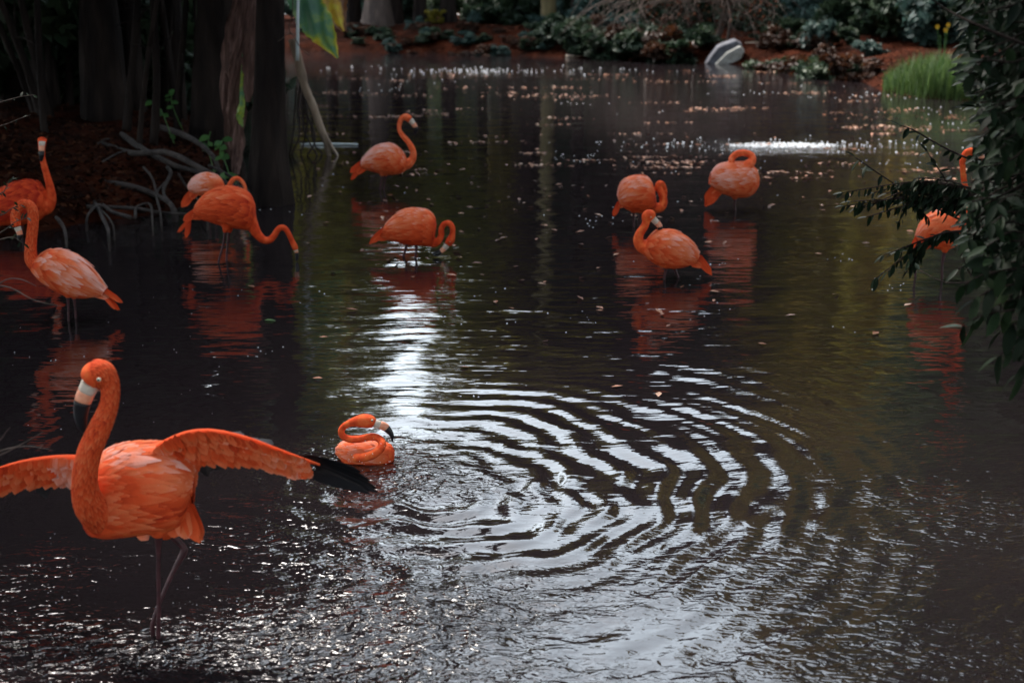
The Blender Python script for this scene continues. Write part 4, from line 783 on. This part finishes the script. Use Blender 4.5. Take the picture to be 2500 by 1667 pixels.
def flamingo(T, contact, body, neck, bill, black, tails, legs, label, pale=.5, palef=None, wf=.8, eye=None, voxel=.006, down='skin', pdens=1.0, thigh=None, bodyd=0.0, neckfeather=False, eyer=.0055, legbulge=True, root_only=False, vmax=2.3):
    x0, y0, f = T
    def S(zx, zy): return x0 + zx / f, y0 + zy / f
    cxs, cys = S(*contact); root = on_z(cxs, cys); Yc = root[1]; mp = mpp(root) / f
    def P(zx, zy, d=0.0):
        sx_, sy_ = S(zx, zy); return on_y(sx_, sy_, Yc + d)
    e = empty('flamingo', root, label, 'flamingo', 'flamingos wading in the pond')
    # body loft
    st = np.array([np.concatenate([P(a, b, bodyd), P(c, d_, bodyd)]) for a, b, c, d_ in body]); q = spline(st, 34)
    top, bot = q[:, :3], q[:, 3:]; C = (top + bot) / 2; U = (top - bot) / 2; hh = np.linalg.norm(U, axis=1); ax = np.gradient(C, axis=0)
    Wv = np.array([np.array([0, 1, 0]) * h * wf * (-1) for h in hh]); length = float(np.sum(np.linalg.norm(np.diff(C, axis=0), axis=1)))
    mb = MB(); loft(mb, C, U, Wv, 22)
    nk = np.array([np.append(P(a[0], a[1], bodyd + (a[3] if len(a) > 3 else 0.0)), a[2] * mp) for a in neck]); qn = spline(nk, 56); tube(mb, qn[:, :3], np.maximum(qn[:, 3], .004), 14, smoothpath=False)
    for L in legs:     # feathered thighs
        a, b = L[0], L[1]; p, r_ = P(a[0], a[1], bodyd + a[3]), a[2] * mp; p2 = P(b[0], b[1], bodyd + b[3]); up = norm(p - p2)
        tube(mb, [p + up * .05, p, p + (p2 - p) * .35], [r_ * 2.6, r_ * 1.9, r_ * .9], 10)
    V, Fc = remesh(mb, voxel); out = MB(); out.add(V, Fc, 0)
    for L in legs:
        pts = [P(a[0], a[1], bodyd + a[3]) for a in L]; rs = [max(a[2] * mp, .0045) for a in L]; pts.append(pts[-1] + np.array([0, 0, -.12])); rs.append(rs[-1])
        tube(out, pts, rs, 8, mat=1)
    if down == 'mix': m0 = M['down']
    else: m0 = M[down]
    out.build('body', [m0, M['leg']], e, origin=root)
    # plumage
    SF = Surf(C, U, Wv); pf0 = palef; hsft = {'skin': 0, 'skin_red': -.07, 'skin_coral': .05}.get(down, 0); pf = lambda u, v: min(pf0(u, v), .74) - .075 + hsft  # tint paler on backs: feather tone plus top light put into the colour
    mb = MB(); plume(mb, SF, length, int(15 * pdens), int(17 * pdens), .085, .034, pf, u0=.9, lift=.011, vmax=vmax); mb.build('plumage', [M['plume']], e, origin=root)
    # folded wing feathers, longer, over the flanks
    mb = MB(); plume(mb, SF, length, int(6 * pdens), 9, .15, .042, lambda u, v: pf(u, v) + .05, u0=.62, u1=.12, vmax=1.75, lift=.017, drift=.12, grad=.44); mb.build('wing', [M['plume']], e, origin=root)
    if neckfeather:
        # rings of short down feathers, tips towards the body
        Tn, Nn, Bn = frames(qn[:, :3]); SN = Surf(qn[:, :3], Nn * qn[:, 3:4], Bn * qn[:, 3:4]); ln = float(np.sum(np.linalg.norm(np.diff(qn[:, :3], axis=0), axis=1)))
        mb = MB(); plume(mb, SN, ln, int(ln / .013), 60, .024, .012, lambda u, v: .34, u0=.88, u1=.02, vmax=3.1, lift=.0015, drift=0, flip=-1); mb.build('neck_feathers', [M['plume']], e, origin=root)
    # tail
    for (a, b, c, d_, w_, tn) in tails:
        mb = MB()
        A, B = P(a, b, bodyd), P(c, d_, bodyd); L = np.linalg.norm(B - A)
        for k in range(5):
            off = np.array([rng.normal() * .004, (k - 2) * .016, rng.normal() * .006]); card(mb, A + off * .5, (B - A) / L + off * 1.0, np.cross(B - A, [0, 1, 0]), L * rng.uniform(.82, 1.02), w_ * mp, tn + rng.normal() * .04, bend=(0, 0, -.05))
        mb.build('tail_feathers', [M['plume']], e, origin=root)
    # bill
    if bill:
        bp = np.array([np.append(P(a[0], a[1], bodyd + (a[3] if len(a) > 3 else 0.0)), a[2] * mp) for a in bill]); nb = len(bp); n_ = 5 * (nb - 1) + 1; qb = spline(bp, n_); k = int(black * 5)
        mb = MB(); k2 = max(2, int(k * .55))
        tube(mb, qb[:k2 + 1, :3], qb[:k2 + 1, 3], 12, smoothpath=False, squash=.75); 
        if k > k2: tube(mb, qb[k2:k + 1, :3], qb[k2:k + 1, 3], 12, mat=1, smoothpath=False, squash=.75)
        b_ = mb.build('bill', [M['bill_pale'], M['bill_pink']], e, origin=root)
        mb = MB(); tube(mb, qb[k:, :3], np.maximum(qb[k:, 3] * 1.02, .0015), 12, smoothpath=False, squash=.75); mb.build('bill_tip', [M['bill_black']], b_, origin=root)
    if eye:
        c = P(eye[0], eye[1], bodyd + eye[2]); r_ = eyer
        def ball(mb, c, r): tube(mb, [c + np.array([0, r * t, 0]) for t in (-1, -.8, -.4, 0, .4, .8, 1)], [r * .02, r * .6, r * .92, r, r * .92, r * .6, r * .02], 12, smoothpath=False)
        mb = MB(); ball(mb, c, r_); eo = mb.build('eye', [M['eye']], e, origin=root)
        mb = MB(); ball(mb, c + np.array([0, -r_ * .55, 0]), r_ * .62); mb.build('pupil', [M['pupil']], eo, origin=root)
    return e, P, root, mp
# 1 far bird with raised S neck
A1 = (800, 250, 6.271)
flamingo(A1, (840, 1336), [(545, 870, 500, 1000), (640, 760, 600, 1040), (760, 670, 720, 1075), (930, 632, 880, 1110), (1070, 690, 1040, 1110), (1170, 800, 1160, 1070), (1240, 900, 1250, 1000)],
    [(1120, 940, 110), (1220, 940, 85), (1290, 880, 62), (1312, 790, 52), (1285, 690, 47), (1220, 590, 42), (1145, 510, 38), (1100, 430, 34), (1100, 330, 36), (1140, 245, 42), (1205, 228, 56), (1265, 270, 50)],
    [(1265, 270, 44), (1305, 320, 38), (1340, 370, 36), (1345, 430, 33), (1325, 490, 12)], 2.2,
    [(560, 900, 345, 1060, 90, .3), (560, 930, 350, 1180, 70, .22), (620, 960, 430, 1080, 90, .3)], [[(835, 1090, 26, -.02), (820, 1210, 16, -.02), (800, 1340, 16, -.02)], [(885, 1090, 26, .03), (870, 1220, 16, .03), (855, 1336, 16, .03)]],
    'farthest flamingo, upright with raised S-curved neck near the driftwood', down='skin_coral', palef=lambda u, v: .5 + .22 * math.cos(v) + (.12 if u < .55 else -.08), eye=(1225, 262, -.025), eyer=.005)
# 2 drinking bird
A2 = (850, 480, 5.809)
flamingo(A2, (880, 862), [(560, 400, 440, 570), (660, 285, 590, 620), (800, 195, 740, 660), (950, 175, 900, 690), (1100, 195, 1060, 700), (1210, 275, 1180, 700), (1255, 390, 1225, 600)],
    [(1130, 600, 90), (1200, 665, 60), (1270, 640, 52), (1318, 560, 46), (1322, 460, 42), (1360, 392, 40), (1430, 376, 40), (1478, 440, 42), (1480, 530, 42), (1455, 610, 62), (1410, 680, 54)],
    [(1400, 690, 44), (1355, 745, 36), (1305, 785, 36), (1250, 812, 36), (1195, 812, 14)], 1.9,
    [(560, 440, 290, 660, 80, .3), (580, 470, 320, 640, 70, .34), (620, 560, 420, 590, 90, .3)], [[(835, 640, 28, .03), (812, 760, 18, .03), (785, 862, 17, .03)], [(962, 640, 30, -.03), (965, 760, 18, -.03), (952, 866, 17, -.03)]],
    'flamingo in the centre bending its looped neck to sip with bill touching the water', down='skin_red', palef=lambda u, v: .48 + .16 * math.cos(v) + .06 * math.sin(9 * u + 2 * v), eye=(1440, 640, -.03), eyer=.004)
A3 = (1450, 350, 4.238)
flamingo(A3, (430, 862), [(262, 540, 290, 650), (275, 440, 345, 690), (330, 375, 420, 715), (430, 340, 510, 722), (530, 345, 590, 715), (600, 410, 635, 680), (632, 500, 645, 620)],
    [(540, 600, 105), (620, 665, 62), (690, 660, 50), (722, 600, 42), (700, 520, 36), (662, 450, 32), (675, 415, 30), (708, 425, 30, .03), (732, 490, 28, .05), (728, 560, 26, .06), (690, 600, 30, .06)],
    None, 0, [(275, 600, 200, 750, 50, .25), (290, 620, 270, 670, 50, .4)], [[(410, 690, 20, -.03), (412, 780, 12, -.03), (415, 880, 12, -.03)], [(485, 690, 20, .03), (475, 790, 12, .03), (458, 870, 12, .03)]],
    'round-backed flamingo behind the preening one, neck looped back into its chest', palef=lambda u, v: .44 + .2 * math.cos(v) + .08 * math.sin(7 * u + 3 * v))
flamingo(A3, (800, 1402), [(1075, 1130, 1040, 1245), (1000, 1020, 930, 1285), (900, 945, 800, 1298), (780, 900, 680, 1275), (670, 905, 580, 1215), (590, 950, 510, 1150), (540, 1010, 470, 1090)],
    [(560, 1080, 90), (490, 1060, 68), (458, 1000, 54), (475, 930, 46), (520, 865, 42), (540, 810, 42), (545, 760, 56), (580, 745, 60), (615, 775, 44)],
    [(610, 780, 36), (645, 815, 31), (680, 856, 29), (684, 895, 22), (680, 918, 12)], 2.2,
    [(1070, 1160, 1220, 1350, 60, .28), (1060, 1190, 1210, 1340, 50, .3), (1000, 1240, 1120, 1260, 60, .45)], [[(745, 1270, 24, -.03), (738, 1340, 13, -.03), (728, 1402, 12, -.03)], [(830, 1275, 24, .03), (852, 1340, 13, .03), (874, 1406, 12, .03)]],
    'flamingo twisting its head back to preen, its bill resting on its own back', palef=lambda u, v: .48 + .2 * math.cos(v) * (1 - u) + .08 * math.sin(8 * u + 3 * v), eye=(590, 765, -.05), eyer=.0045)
flamingo(A3, (1458, 690), [(1228, 310, 1195, 430), (1290, 235, 1275, 500), (1380, 205, 1375, 540), (1480, 200, 1480, 565), (1590, 205, 1585, 560), (1675, 265, 1660, 515), (1712, 340, 1708, 440)],
    [(1560, 300, 100, -.02), (1600, 225, 62, -.03), (1640, 180, 40, -.02), (1630, 128, 36), (1560, 100, 35), (1485, 108, 35), (1432, 150, 34), (1425, 200, 34, -.01), (1450, 240, 40, .0)],
    None, 0, [(1330, 400, 1150, 640, 100, .25), (1290, 430, 1145, 600, 90, .32), (1340, 460, 1200, 560, 80, .5)], [[(1458, 550, 20, 0), (1456, 640, 11, 0), (1462, 695, 11, 0)]],
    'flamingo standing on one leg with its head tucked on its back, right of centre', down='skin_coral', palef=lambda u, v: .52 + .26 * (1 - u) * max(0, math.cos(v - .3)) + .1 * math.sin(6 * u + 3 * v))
A4 = (400, 400, 6.272)
flamingo(A4, (740, 880), [(392, 345, 415, 420), (440, 240, 500, 470), (540, 170, 590, 500), (660, 142, 700, 520), (790, 175, 790, 520), (880, 250, 860, 480), (928, 330, 900, 420)],
    [(860, 430, 120), (930, 440, 70), (985, 390, 46), (1015, 310, 40), (1065, 240, 36), (1130, 222, 34), (1190, 262, 32), (1235, 335, 30), (1250, 420, 30), (1245, 520, 34), (1230, 600, 44)],
    [(1230, 610, 34), (1200, 680, 30), (1170, 740, 28), (1150, 800, 10)], 2,
    [(470, 410, 280, 650, 120, .3), (440, 440, 275, 620, 100, .25), (500, 420, 400, 520, 110, .4)], [[(680, 500, 26, 0), (690, 680, 15, 0), (700, 880, 15, 0)], [(780, 500, 26, .04), (780, 700, 15, .04), (790, 880, 15, .04)]],
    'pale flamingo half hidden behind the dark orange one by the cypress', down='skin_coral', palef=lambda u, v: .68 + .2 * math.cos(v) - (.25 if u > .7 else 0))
flamingo(A4, (900, 1505), [(520, 640, 450, 760), (590, 530, 560, 850), (710, 430, 720, 900), (870, 368, 880, 950), (1040, 358, 1060, 985), (1200, 400, 1210, 1010), (1330, 490, 1320, 1010), (1395, 620, 1385, 900)],
    [(1270, 830, 170), (1350, 930, 100), (1420, 1060, 76), (1520, 1160, 62), (1620, 1168, 54), (1690, 1100, 52), (1740, 1015, 48), (1805, 972, 46), (1870, 1005, 44), (1925, 1100, 42), (1970, 1200, 44), (2000, 1260, 50), (2025, 1320, 40)],
    [(2020, 1320, 34), (2035, 1370, 30), (2040, 1430, 26), (2035, 1490, 14)], .8,
    [(560, 700, 300, 860, 110, .3), (420, 830, 215, 1030, 40, .25), (390, 860, 350, 1120, 60, .25), (600, 800, 420, 790, 90, .4)], [[(950, 960, 34, -.04), (910, 1240, 17, -.04), (840, 1505, 17, -.04)], [(1010, 960, 34, .04), (975, 1240, 17, .04), (962, 1500, 17, .04)]],
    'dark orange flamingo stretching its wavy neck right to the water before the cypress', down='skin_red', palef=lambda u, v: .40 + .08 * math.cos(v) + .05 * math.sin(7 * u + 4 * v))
# 8 pale bird at left
A8 = (0, 300, 2.613)
flamingo(A8, (455, 1257), [(668, 1060, 640, 1105), (600, 955, 540, 1120), (520, 875, 440, 1110), (430, 822, 350, 1070), (340, 810, 270, 1020), (265, 838, 210, 960), (225, 870, 185, 920)],
    [(250, 910, 50), (205, 880, 40), (195, 810, 33), (203, 720, 30), (212, 630, 30), (208, 560, 29), (180, 520, 26), (135, 522, 24), (105, 570, 25), (98, 620, 31), (108, 660, 28)],
    [(110, 665, 22), (122, 695, 20), (128, 725, 18), (120, 750, 8)], 1.6,
    [(655, 1060, 782, 1145, 26, .34), (650, 1080, 765, 1200, 22, .25), (600, 1090, 700, 1110, 30, .6)], [[(430, 1090, 13, -.03), (436, 1170, 7, -.03), (438, 1262, 7, -.03)], [(470, 1095, 13, .04), (480, 1180, 7, .04), (484, 1255, 7, .04)]],
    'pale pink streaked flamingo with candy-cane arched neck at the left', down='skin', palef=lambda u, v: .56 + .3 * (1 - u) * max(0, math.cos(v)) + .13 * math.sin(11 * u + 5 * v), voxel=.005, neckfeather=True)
A9 = (0, 0, 2.613)
flamingo(A9, (170, 1520), [(-120, 1360, -120, 1420), (-40, 1250, -60, 1440), (60, 1180, 50, 1440), (160, 1150, 160, 1430), (240, 1165, 245, 1410), (290, 1220, 300, 1370)],
    [(250, 1320, 60), (300, 1320, 46), (325, 1260, 34), (318, 1190, 26), (300, 1120, 22), (280, 1050, 20), (268, 980, 19, .03), (268, 920, 26, .02), (270, 890, 30)],
    [(268, 905, 22, -.03), (266, 950, 18, -.05), (265, 990, 17, -.06), (262, 1030, 8, -.05)], 1.5,
    [(-100, 1380, -200, 1480, 40, .2)], [[(140, 1420, 12, 0), (142, 1480, 7, 0), (144, 1525, 7, 0)], [(190, 1420, 12, .04), (190, 1480, 7, .04), (192, 1520, 7, .04)]],
    'deep red flamingo in the shade at the left edge, neck upright and bill pointing down', down='skin_red', palef=lambda u, v: .22 + .05 * math.cos(v))  # low tint: the shade over this bird is put into its plumage colour
# 12 bird behind the right branches
A12 = (2180, 340, 3.825)
flamingo(A12, (460, 1300), [(232, 900, 240, 960), (280, 780, 300, 985), (350, 705, 380, 1020), (450, 668, 480, 1035), (560, 685, 580, 1000), (650, 740, 650, 930), (695, 800, 690, 870)],
    [(600, 850, 80), (680, 800, 52), (722, 730, 40), (718, 620, 33), (690, 510, 29), (668, 410, 27), (655, 300, 27), (650, 210, 28), (675, 140, 30), (720, 115, 38), (770, 135, 34)],
    [(770, 140, 28), (815, 158, 25), (850, 190, 22), (855, 235, 10)], 1.8,
    [(250, 900, 185, 1030, 60, .25), (250, 920, 200, 1040, 50, .22)], [[(330, 980, 22, .05), (225, 1110, 12, .05), (208, 1290, 11, .05)], [(490, 1010, 22, -.03), (462, 1160, 12, -.03), (458, 1300, 11, -.03)]],
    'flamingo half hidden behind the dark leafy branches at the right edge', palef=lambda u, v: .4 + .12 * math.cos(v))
# 11 bathing bird
A11 = (780, 980, 8.712)
flamingo(A11, (1000, 1330), [(425, 1010, 430, 1160), (480, 920, 500, 1300), (640, 885, 640, 1420), (850, 880, 850, 1450), (1100, 880, 1100, 1450), (1350, 890, 1350, 1420), (1520, 940, 1520, 1350), (1600, 1050, 1595, 1200)],
    [(760, 1200, 100, -.10), (950, 1190, 100, -.13), (1150, 1120, 98, -.14), (1290, 1010, 92, -.13), (1335, 890, 88, -.11), (1270, 790, 84, -.08), (1120, 745, 80, -.06), (900, 790, 82, -.05), (690, 805, 82, -.05), (520, 755, 76, -.05), (458, 640, 74, -.05), (510, 540, 74, -.05), (630, 465, 80, -.06), (780, 425, 115, -.06), (930, 410, 150, -.06), (1070, 425, 145, -.06), (1170, 470, 105, -.06)],
    [(1160, 470, 98, -.06), (1270, 490, 92, -.06), (1390, 540, 92, -.06), (1480, 630, 70, -.06), (1540, 730, 45, -.06), (1550, 860, 12, -.06)], 2.45,
    [(480, 960, 420, 1150, 150, .3)], [[(900, 1380, 40, 0), (900, 1450, 20, 0)]],
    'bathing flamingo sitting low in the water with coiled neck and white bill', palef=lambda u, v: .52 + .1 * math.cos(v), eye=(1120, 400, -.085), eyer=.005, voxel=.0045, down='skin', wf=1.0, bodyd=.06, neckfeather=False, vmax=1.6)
# 10 flapping bird in front
A10 = (0, 850, 1.919)
e10, P10, r10, mp10 = flamingo(A10, (742, 1345), [(892, 580, 880, 700), (870, 510, 870, 800), (790, 465, 800, 850), (680, 455, 690, 865), (570, 465, 580, 880), (480, 500, 490, 885), (420, 570, 430, 860), (385, 660, 395, 790)],
    [(470, 780, 82, -.06), (420, 730, 66, -.13), (398, 650, 52, -.17), (402, 560, 48, -.19), (425, 470, 46, -.2), (465, 380, 43, -.2), (500, 300, 37, -.2), (517, 230, 34, -.2), (512, 165, 38, -.2), (480, 125, 56, -.2), (445, 128, 62, -.2), (420, 155, 48, -.2)],
    [(425, 165, 40, -.2), (405, 205, 38, -.2), (388, 250, 36, -.2), (378, 310, 30, -.2), (385, 365, 20, -.2), (400, 402, 6, -.2)], 2.0,
    [(860, 720, 935, 900, 70, .35), (850, 740, 880, 880, 80, .6), (830, 780, 810, 880, 70, .35), (860, 560, 905, 600, 40, .4), (860, 620, 885, 720, 50, .35), (650, 840, 700, 890, 50, .6)],
    [[(742, 850, 26, -.02), (742, 950, 11, -.02), (742, 1060, 10, -.02), (745, 1200, 10, -.02), (742, 1345, 11, -.02)], [(790, 860, 26, .06), (845, 915, 15, .06), (862, 950, 18, .06), (825, 1020, 12, .05), (775, 1125, 10, .03), (720, 1270, 10, .0), (716, 1330, 12, .0)]],
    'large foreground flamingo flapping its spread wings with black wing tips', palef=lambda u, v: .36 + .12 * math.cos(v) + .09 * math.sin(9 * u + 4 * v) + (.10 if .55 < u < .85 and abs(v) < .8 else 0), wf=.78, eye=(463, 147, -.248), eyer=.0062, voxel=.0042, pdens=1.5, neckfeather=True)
def wing(lead, chord, chordlen, palefn, tipdir, nb=12, tips=None):
    """spread wing: arm, rows of coverts hanging from it, black flight feathers behind"""
    L = np.array([P10(a, b, d) for a, b, d in lead]); q = spline(L, 60); w_ = MB(); tube(w_, q[::4], np.interp(np.linspace(0, 1, 15), [0, .2, .6, 1], [.022, .014, .010, .004]), 10, smoothpath=False, tint=.42)
    for row, (off, ln, wd, ct) in enumerate(((-.032, .04, .02, 70), (-.022, .04, .024, 66), (-.006, .05, .026, 62), (.018, .055, .028, 60), (.04, .06, .03, 52), (.06, .06, .032, 46))):
        for k in range(ct):
            s = (k + rng.uniform(-.3, .3)) / ct; s = min(max(s, 0), .86); p = q[int(s * 59)]; T = norm(q[min(int(s * 59) + 1, 59)] - q[max(int(s * 59) - 1, 0)])
            sc_ = np.interp(s, [0, .15, .7, .86], [.9, 1.1, .9, .6]); d = norm(chord + T * (.25 + .7 * s * s) + rng.normal(size=3) * .05); nn = norm(np.cross(T, d)); nn = nn if nn[1] < 0 else -nn
            card(w_, p + chord * off * sc_ * chordlen + nn * (.030 - .005 * row) * sc_, d, T, ln * sc_ * rng.uniform(.9, 1.25) * chordlen, wd, palefn(s) + rng.normal() * .09 + .05 * (row % 2), n=5)
    wo = w_.build('wing', [M['plume']], e10, origin=r10)
    wo['label'] = 'spread wing'
    for k in range(nb):
        s = .25 + (.35 if tips else .72) * k / (nb - 1); p = q[int(s * 59)]; T = norm(q[min(int(s * 59) + 1, 59)] - q[max(int(s * 59) - 2, 0)]); o_ = max(0, (s - .55) / .45)
        d = norm((np.array([0, .72, -.7]) if s < .45 else np.array([0, 1, -.12])) * (1 - o_) + tipdir * o_ * 1.3); d = norm(d + np.array([0, -.3, -.25]) * o_ * (1 - k / (nb - 1)) * 3.0 + rng.normal(size=3) * .03); mb = MB(); card(mb, p + chord * (.02 + .03 * o_), d, norm(T * (1 - o_) + np.array([0, .9, -.6]) * o_), (.2 + .03 * o_) * rng.uniform(.85, 1.05), .046, .4, bend=(0, 0, -.08)); mb.build('flight_feather', [M['black_feather']], wo, origin=r10)
    if tips:
        for k, (a, b, c_, d_, dd) in enumerate(tips):
            A_, B_ = P10(a, b, .03 + .004 * k), P10(c_, d_, dd); L = np.linalg.norm(B_ - A_); mb = MB(); card(mb, A_, B_ - A_, np.array([.1, -.55, .9]), L, .04, .4, bend=(0, 0, -.04)); mb.build('flight_feather', [M['black_feather']], wo, origin=r10)
    return wo
wing([(700, 520, .0), (780, 450, -.03), (880, 405, -.05), (1000, 395, -.06), (1150, 425, -.06), (1300, 478, -.05), (1420, 520, -.03), (1540, 560, .0)], norm([.05, .45, -.9]), 1.1,
     lambda s: .68 if s < .14 else (.38 if s < .6 else .47), norm([.92, .1, -.3]), tips=[(1400, 500, 1690, 565, .06), (1430, 515, 1735, 605, .05), (1455, 530, 1765, 640, .04), (1470, 545, 1772, 660, .03), (1480, 560, 1735, 668, .04), (1470, 570, 1700, 660, .06), (1450, 575, 1650, 650, .07), (1420, 575, 1600, 635, .08)])
wing([(420, 540, .1), (340, 520, .12), (220, 522, .13), (80, 545, .13), (-60, 590, .12), (-200, 650, .1), (-330, 720, .08)], norm([-.05, .45, -.9]), 1.0, lambda s: .66 if s < .3 else .38, norm([-.92, .1, -.3]))
# splash drops thrown up around the flapping and bathing birds
mb = MB()
def drop(p, r_): tube(mb, [p + np.array([0, 0, r_ * t]) for t in (-1, -.4, .6, 1.6)], [r_ * .1, r_ * .9, r_ * .7, r_ * .05], 6, smoothpath=False)
for _ in range(90):
    p = on_z(rng.normal() * 260 + 480, rng.uniform(1180, 1640)); p[2] = rng.exponential(.06) + .01; drop(p, rng.uniform(.0008, .0018))
for _ in range(70):
    p = on_z(915 + rng.normal() * 55, 1135 + rng.normal() * 25); p[2] = rng.exponential(.05) + .01; drop(p, rng.uniform(.001, .0022))
tag(mb.build('splash_drops', [M['foam']]), 'water drops splashed around the flapping and bathing flamingos', 'water drops', kind='stuff')
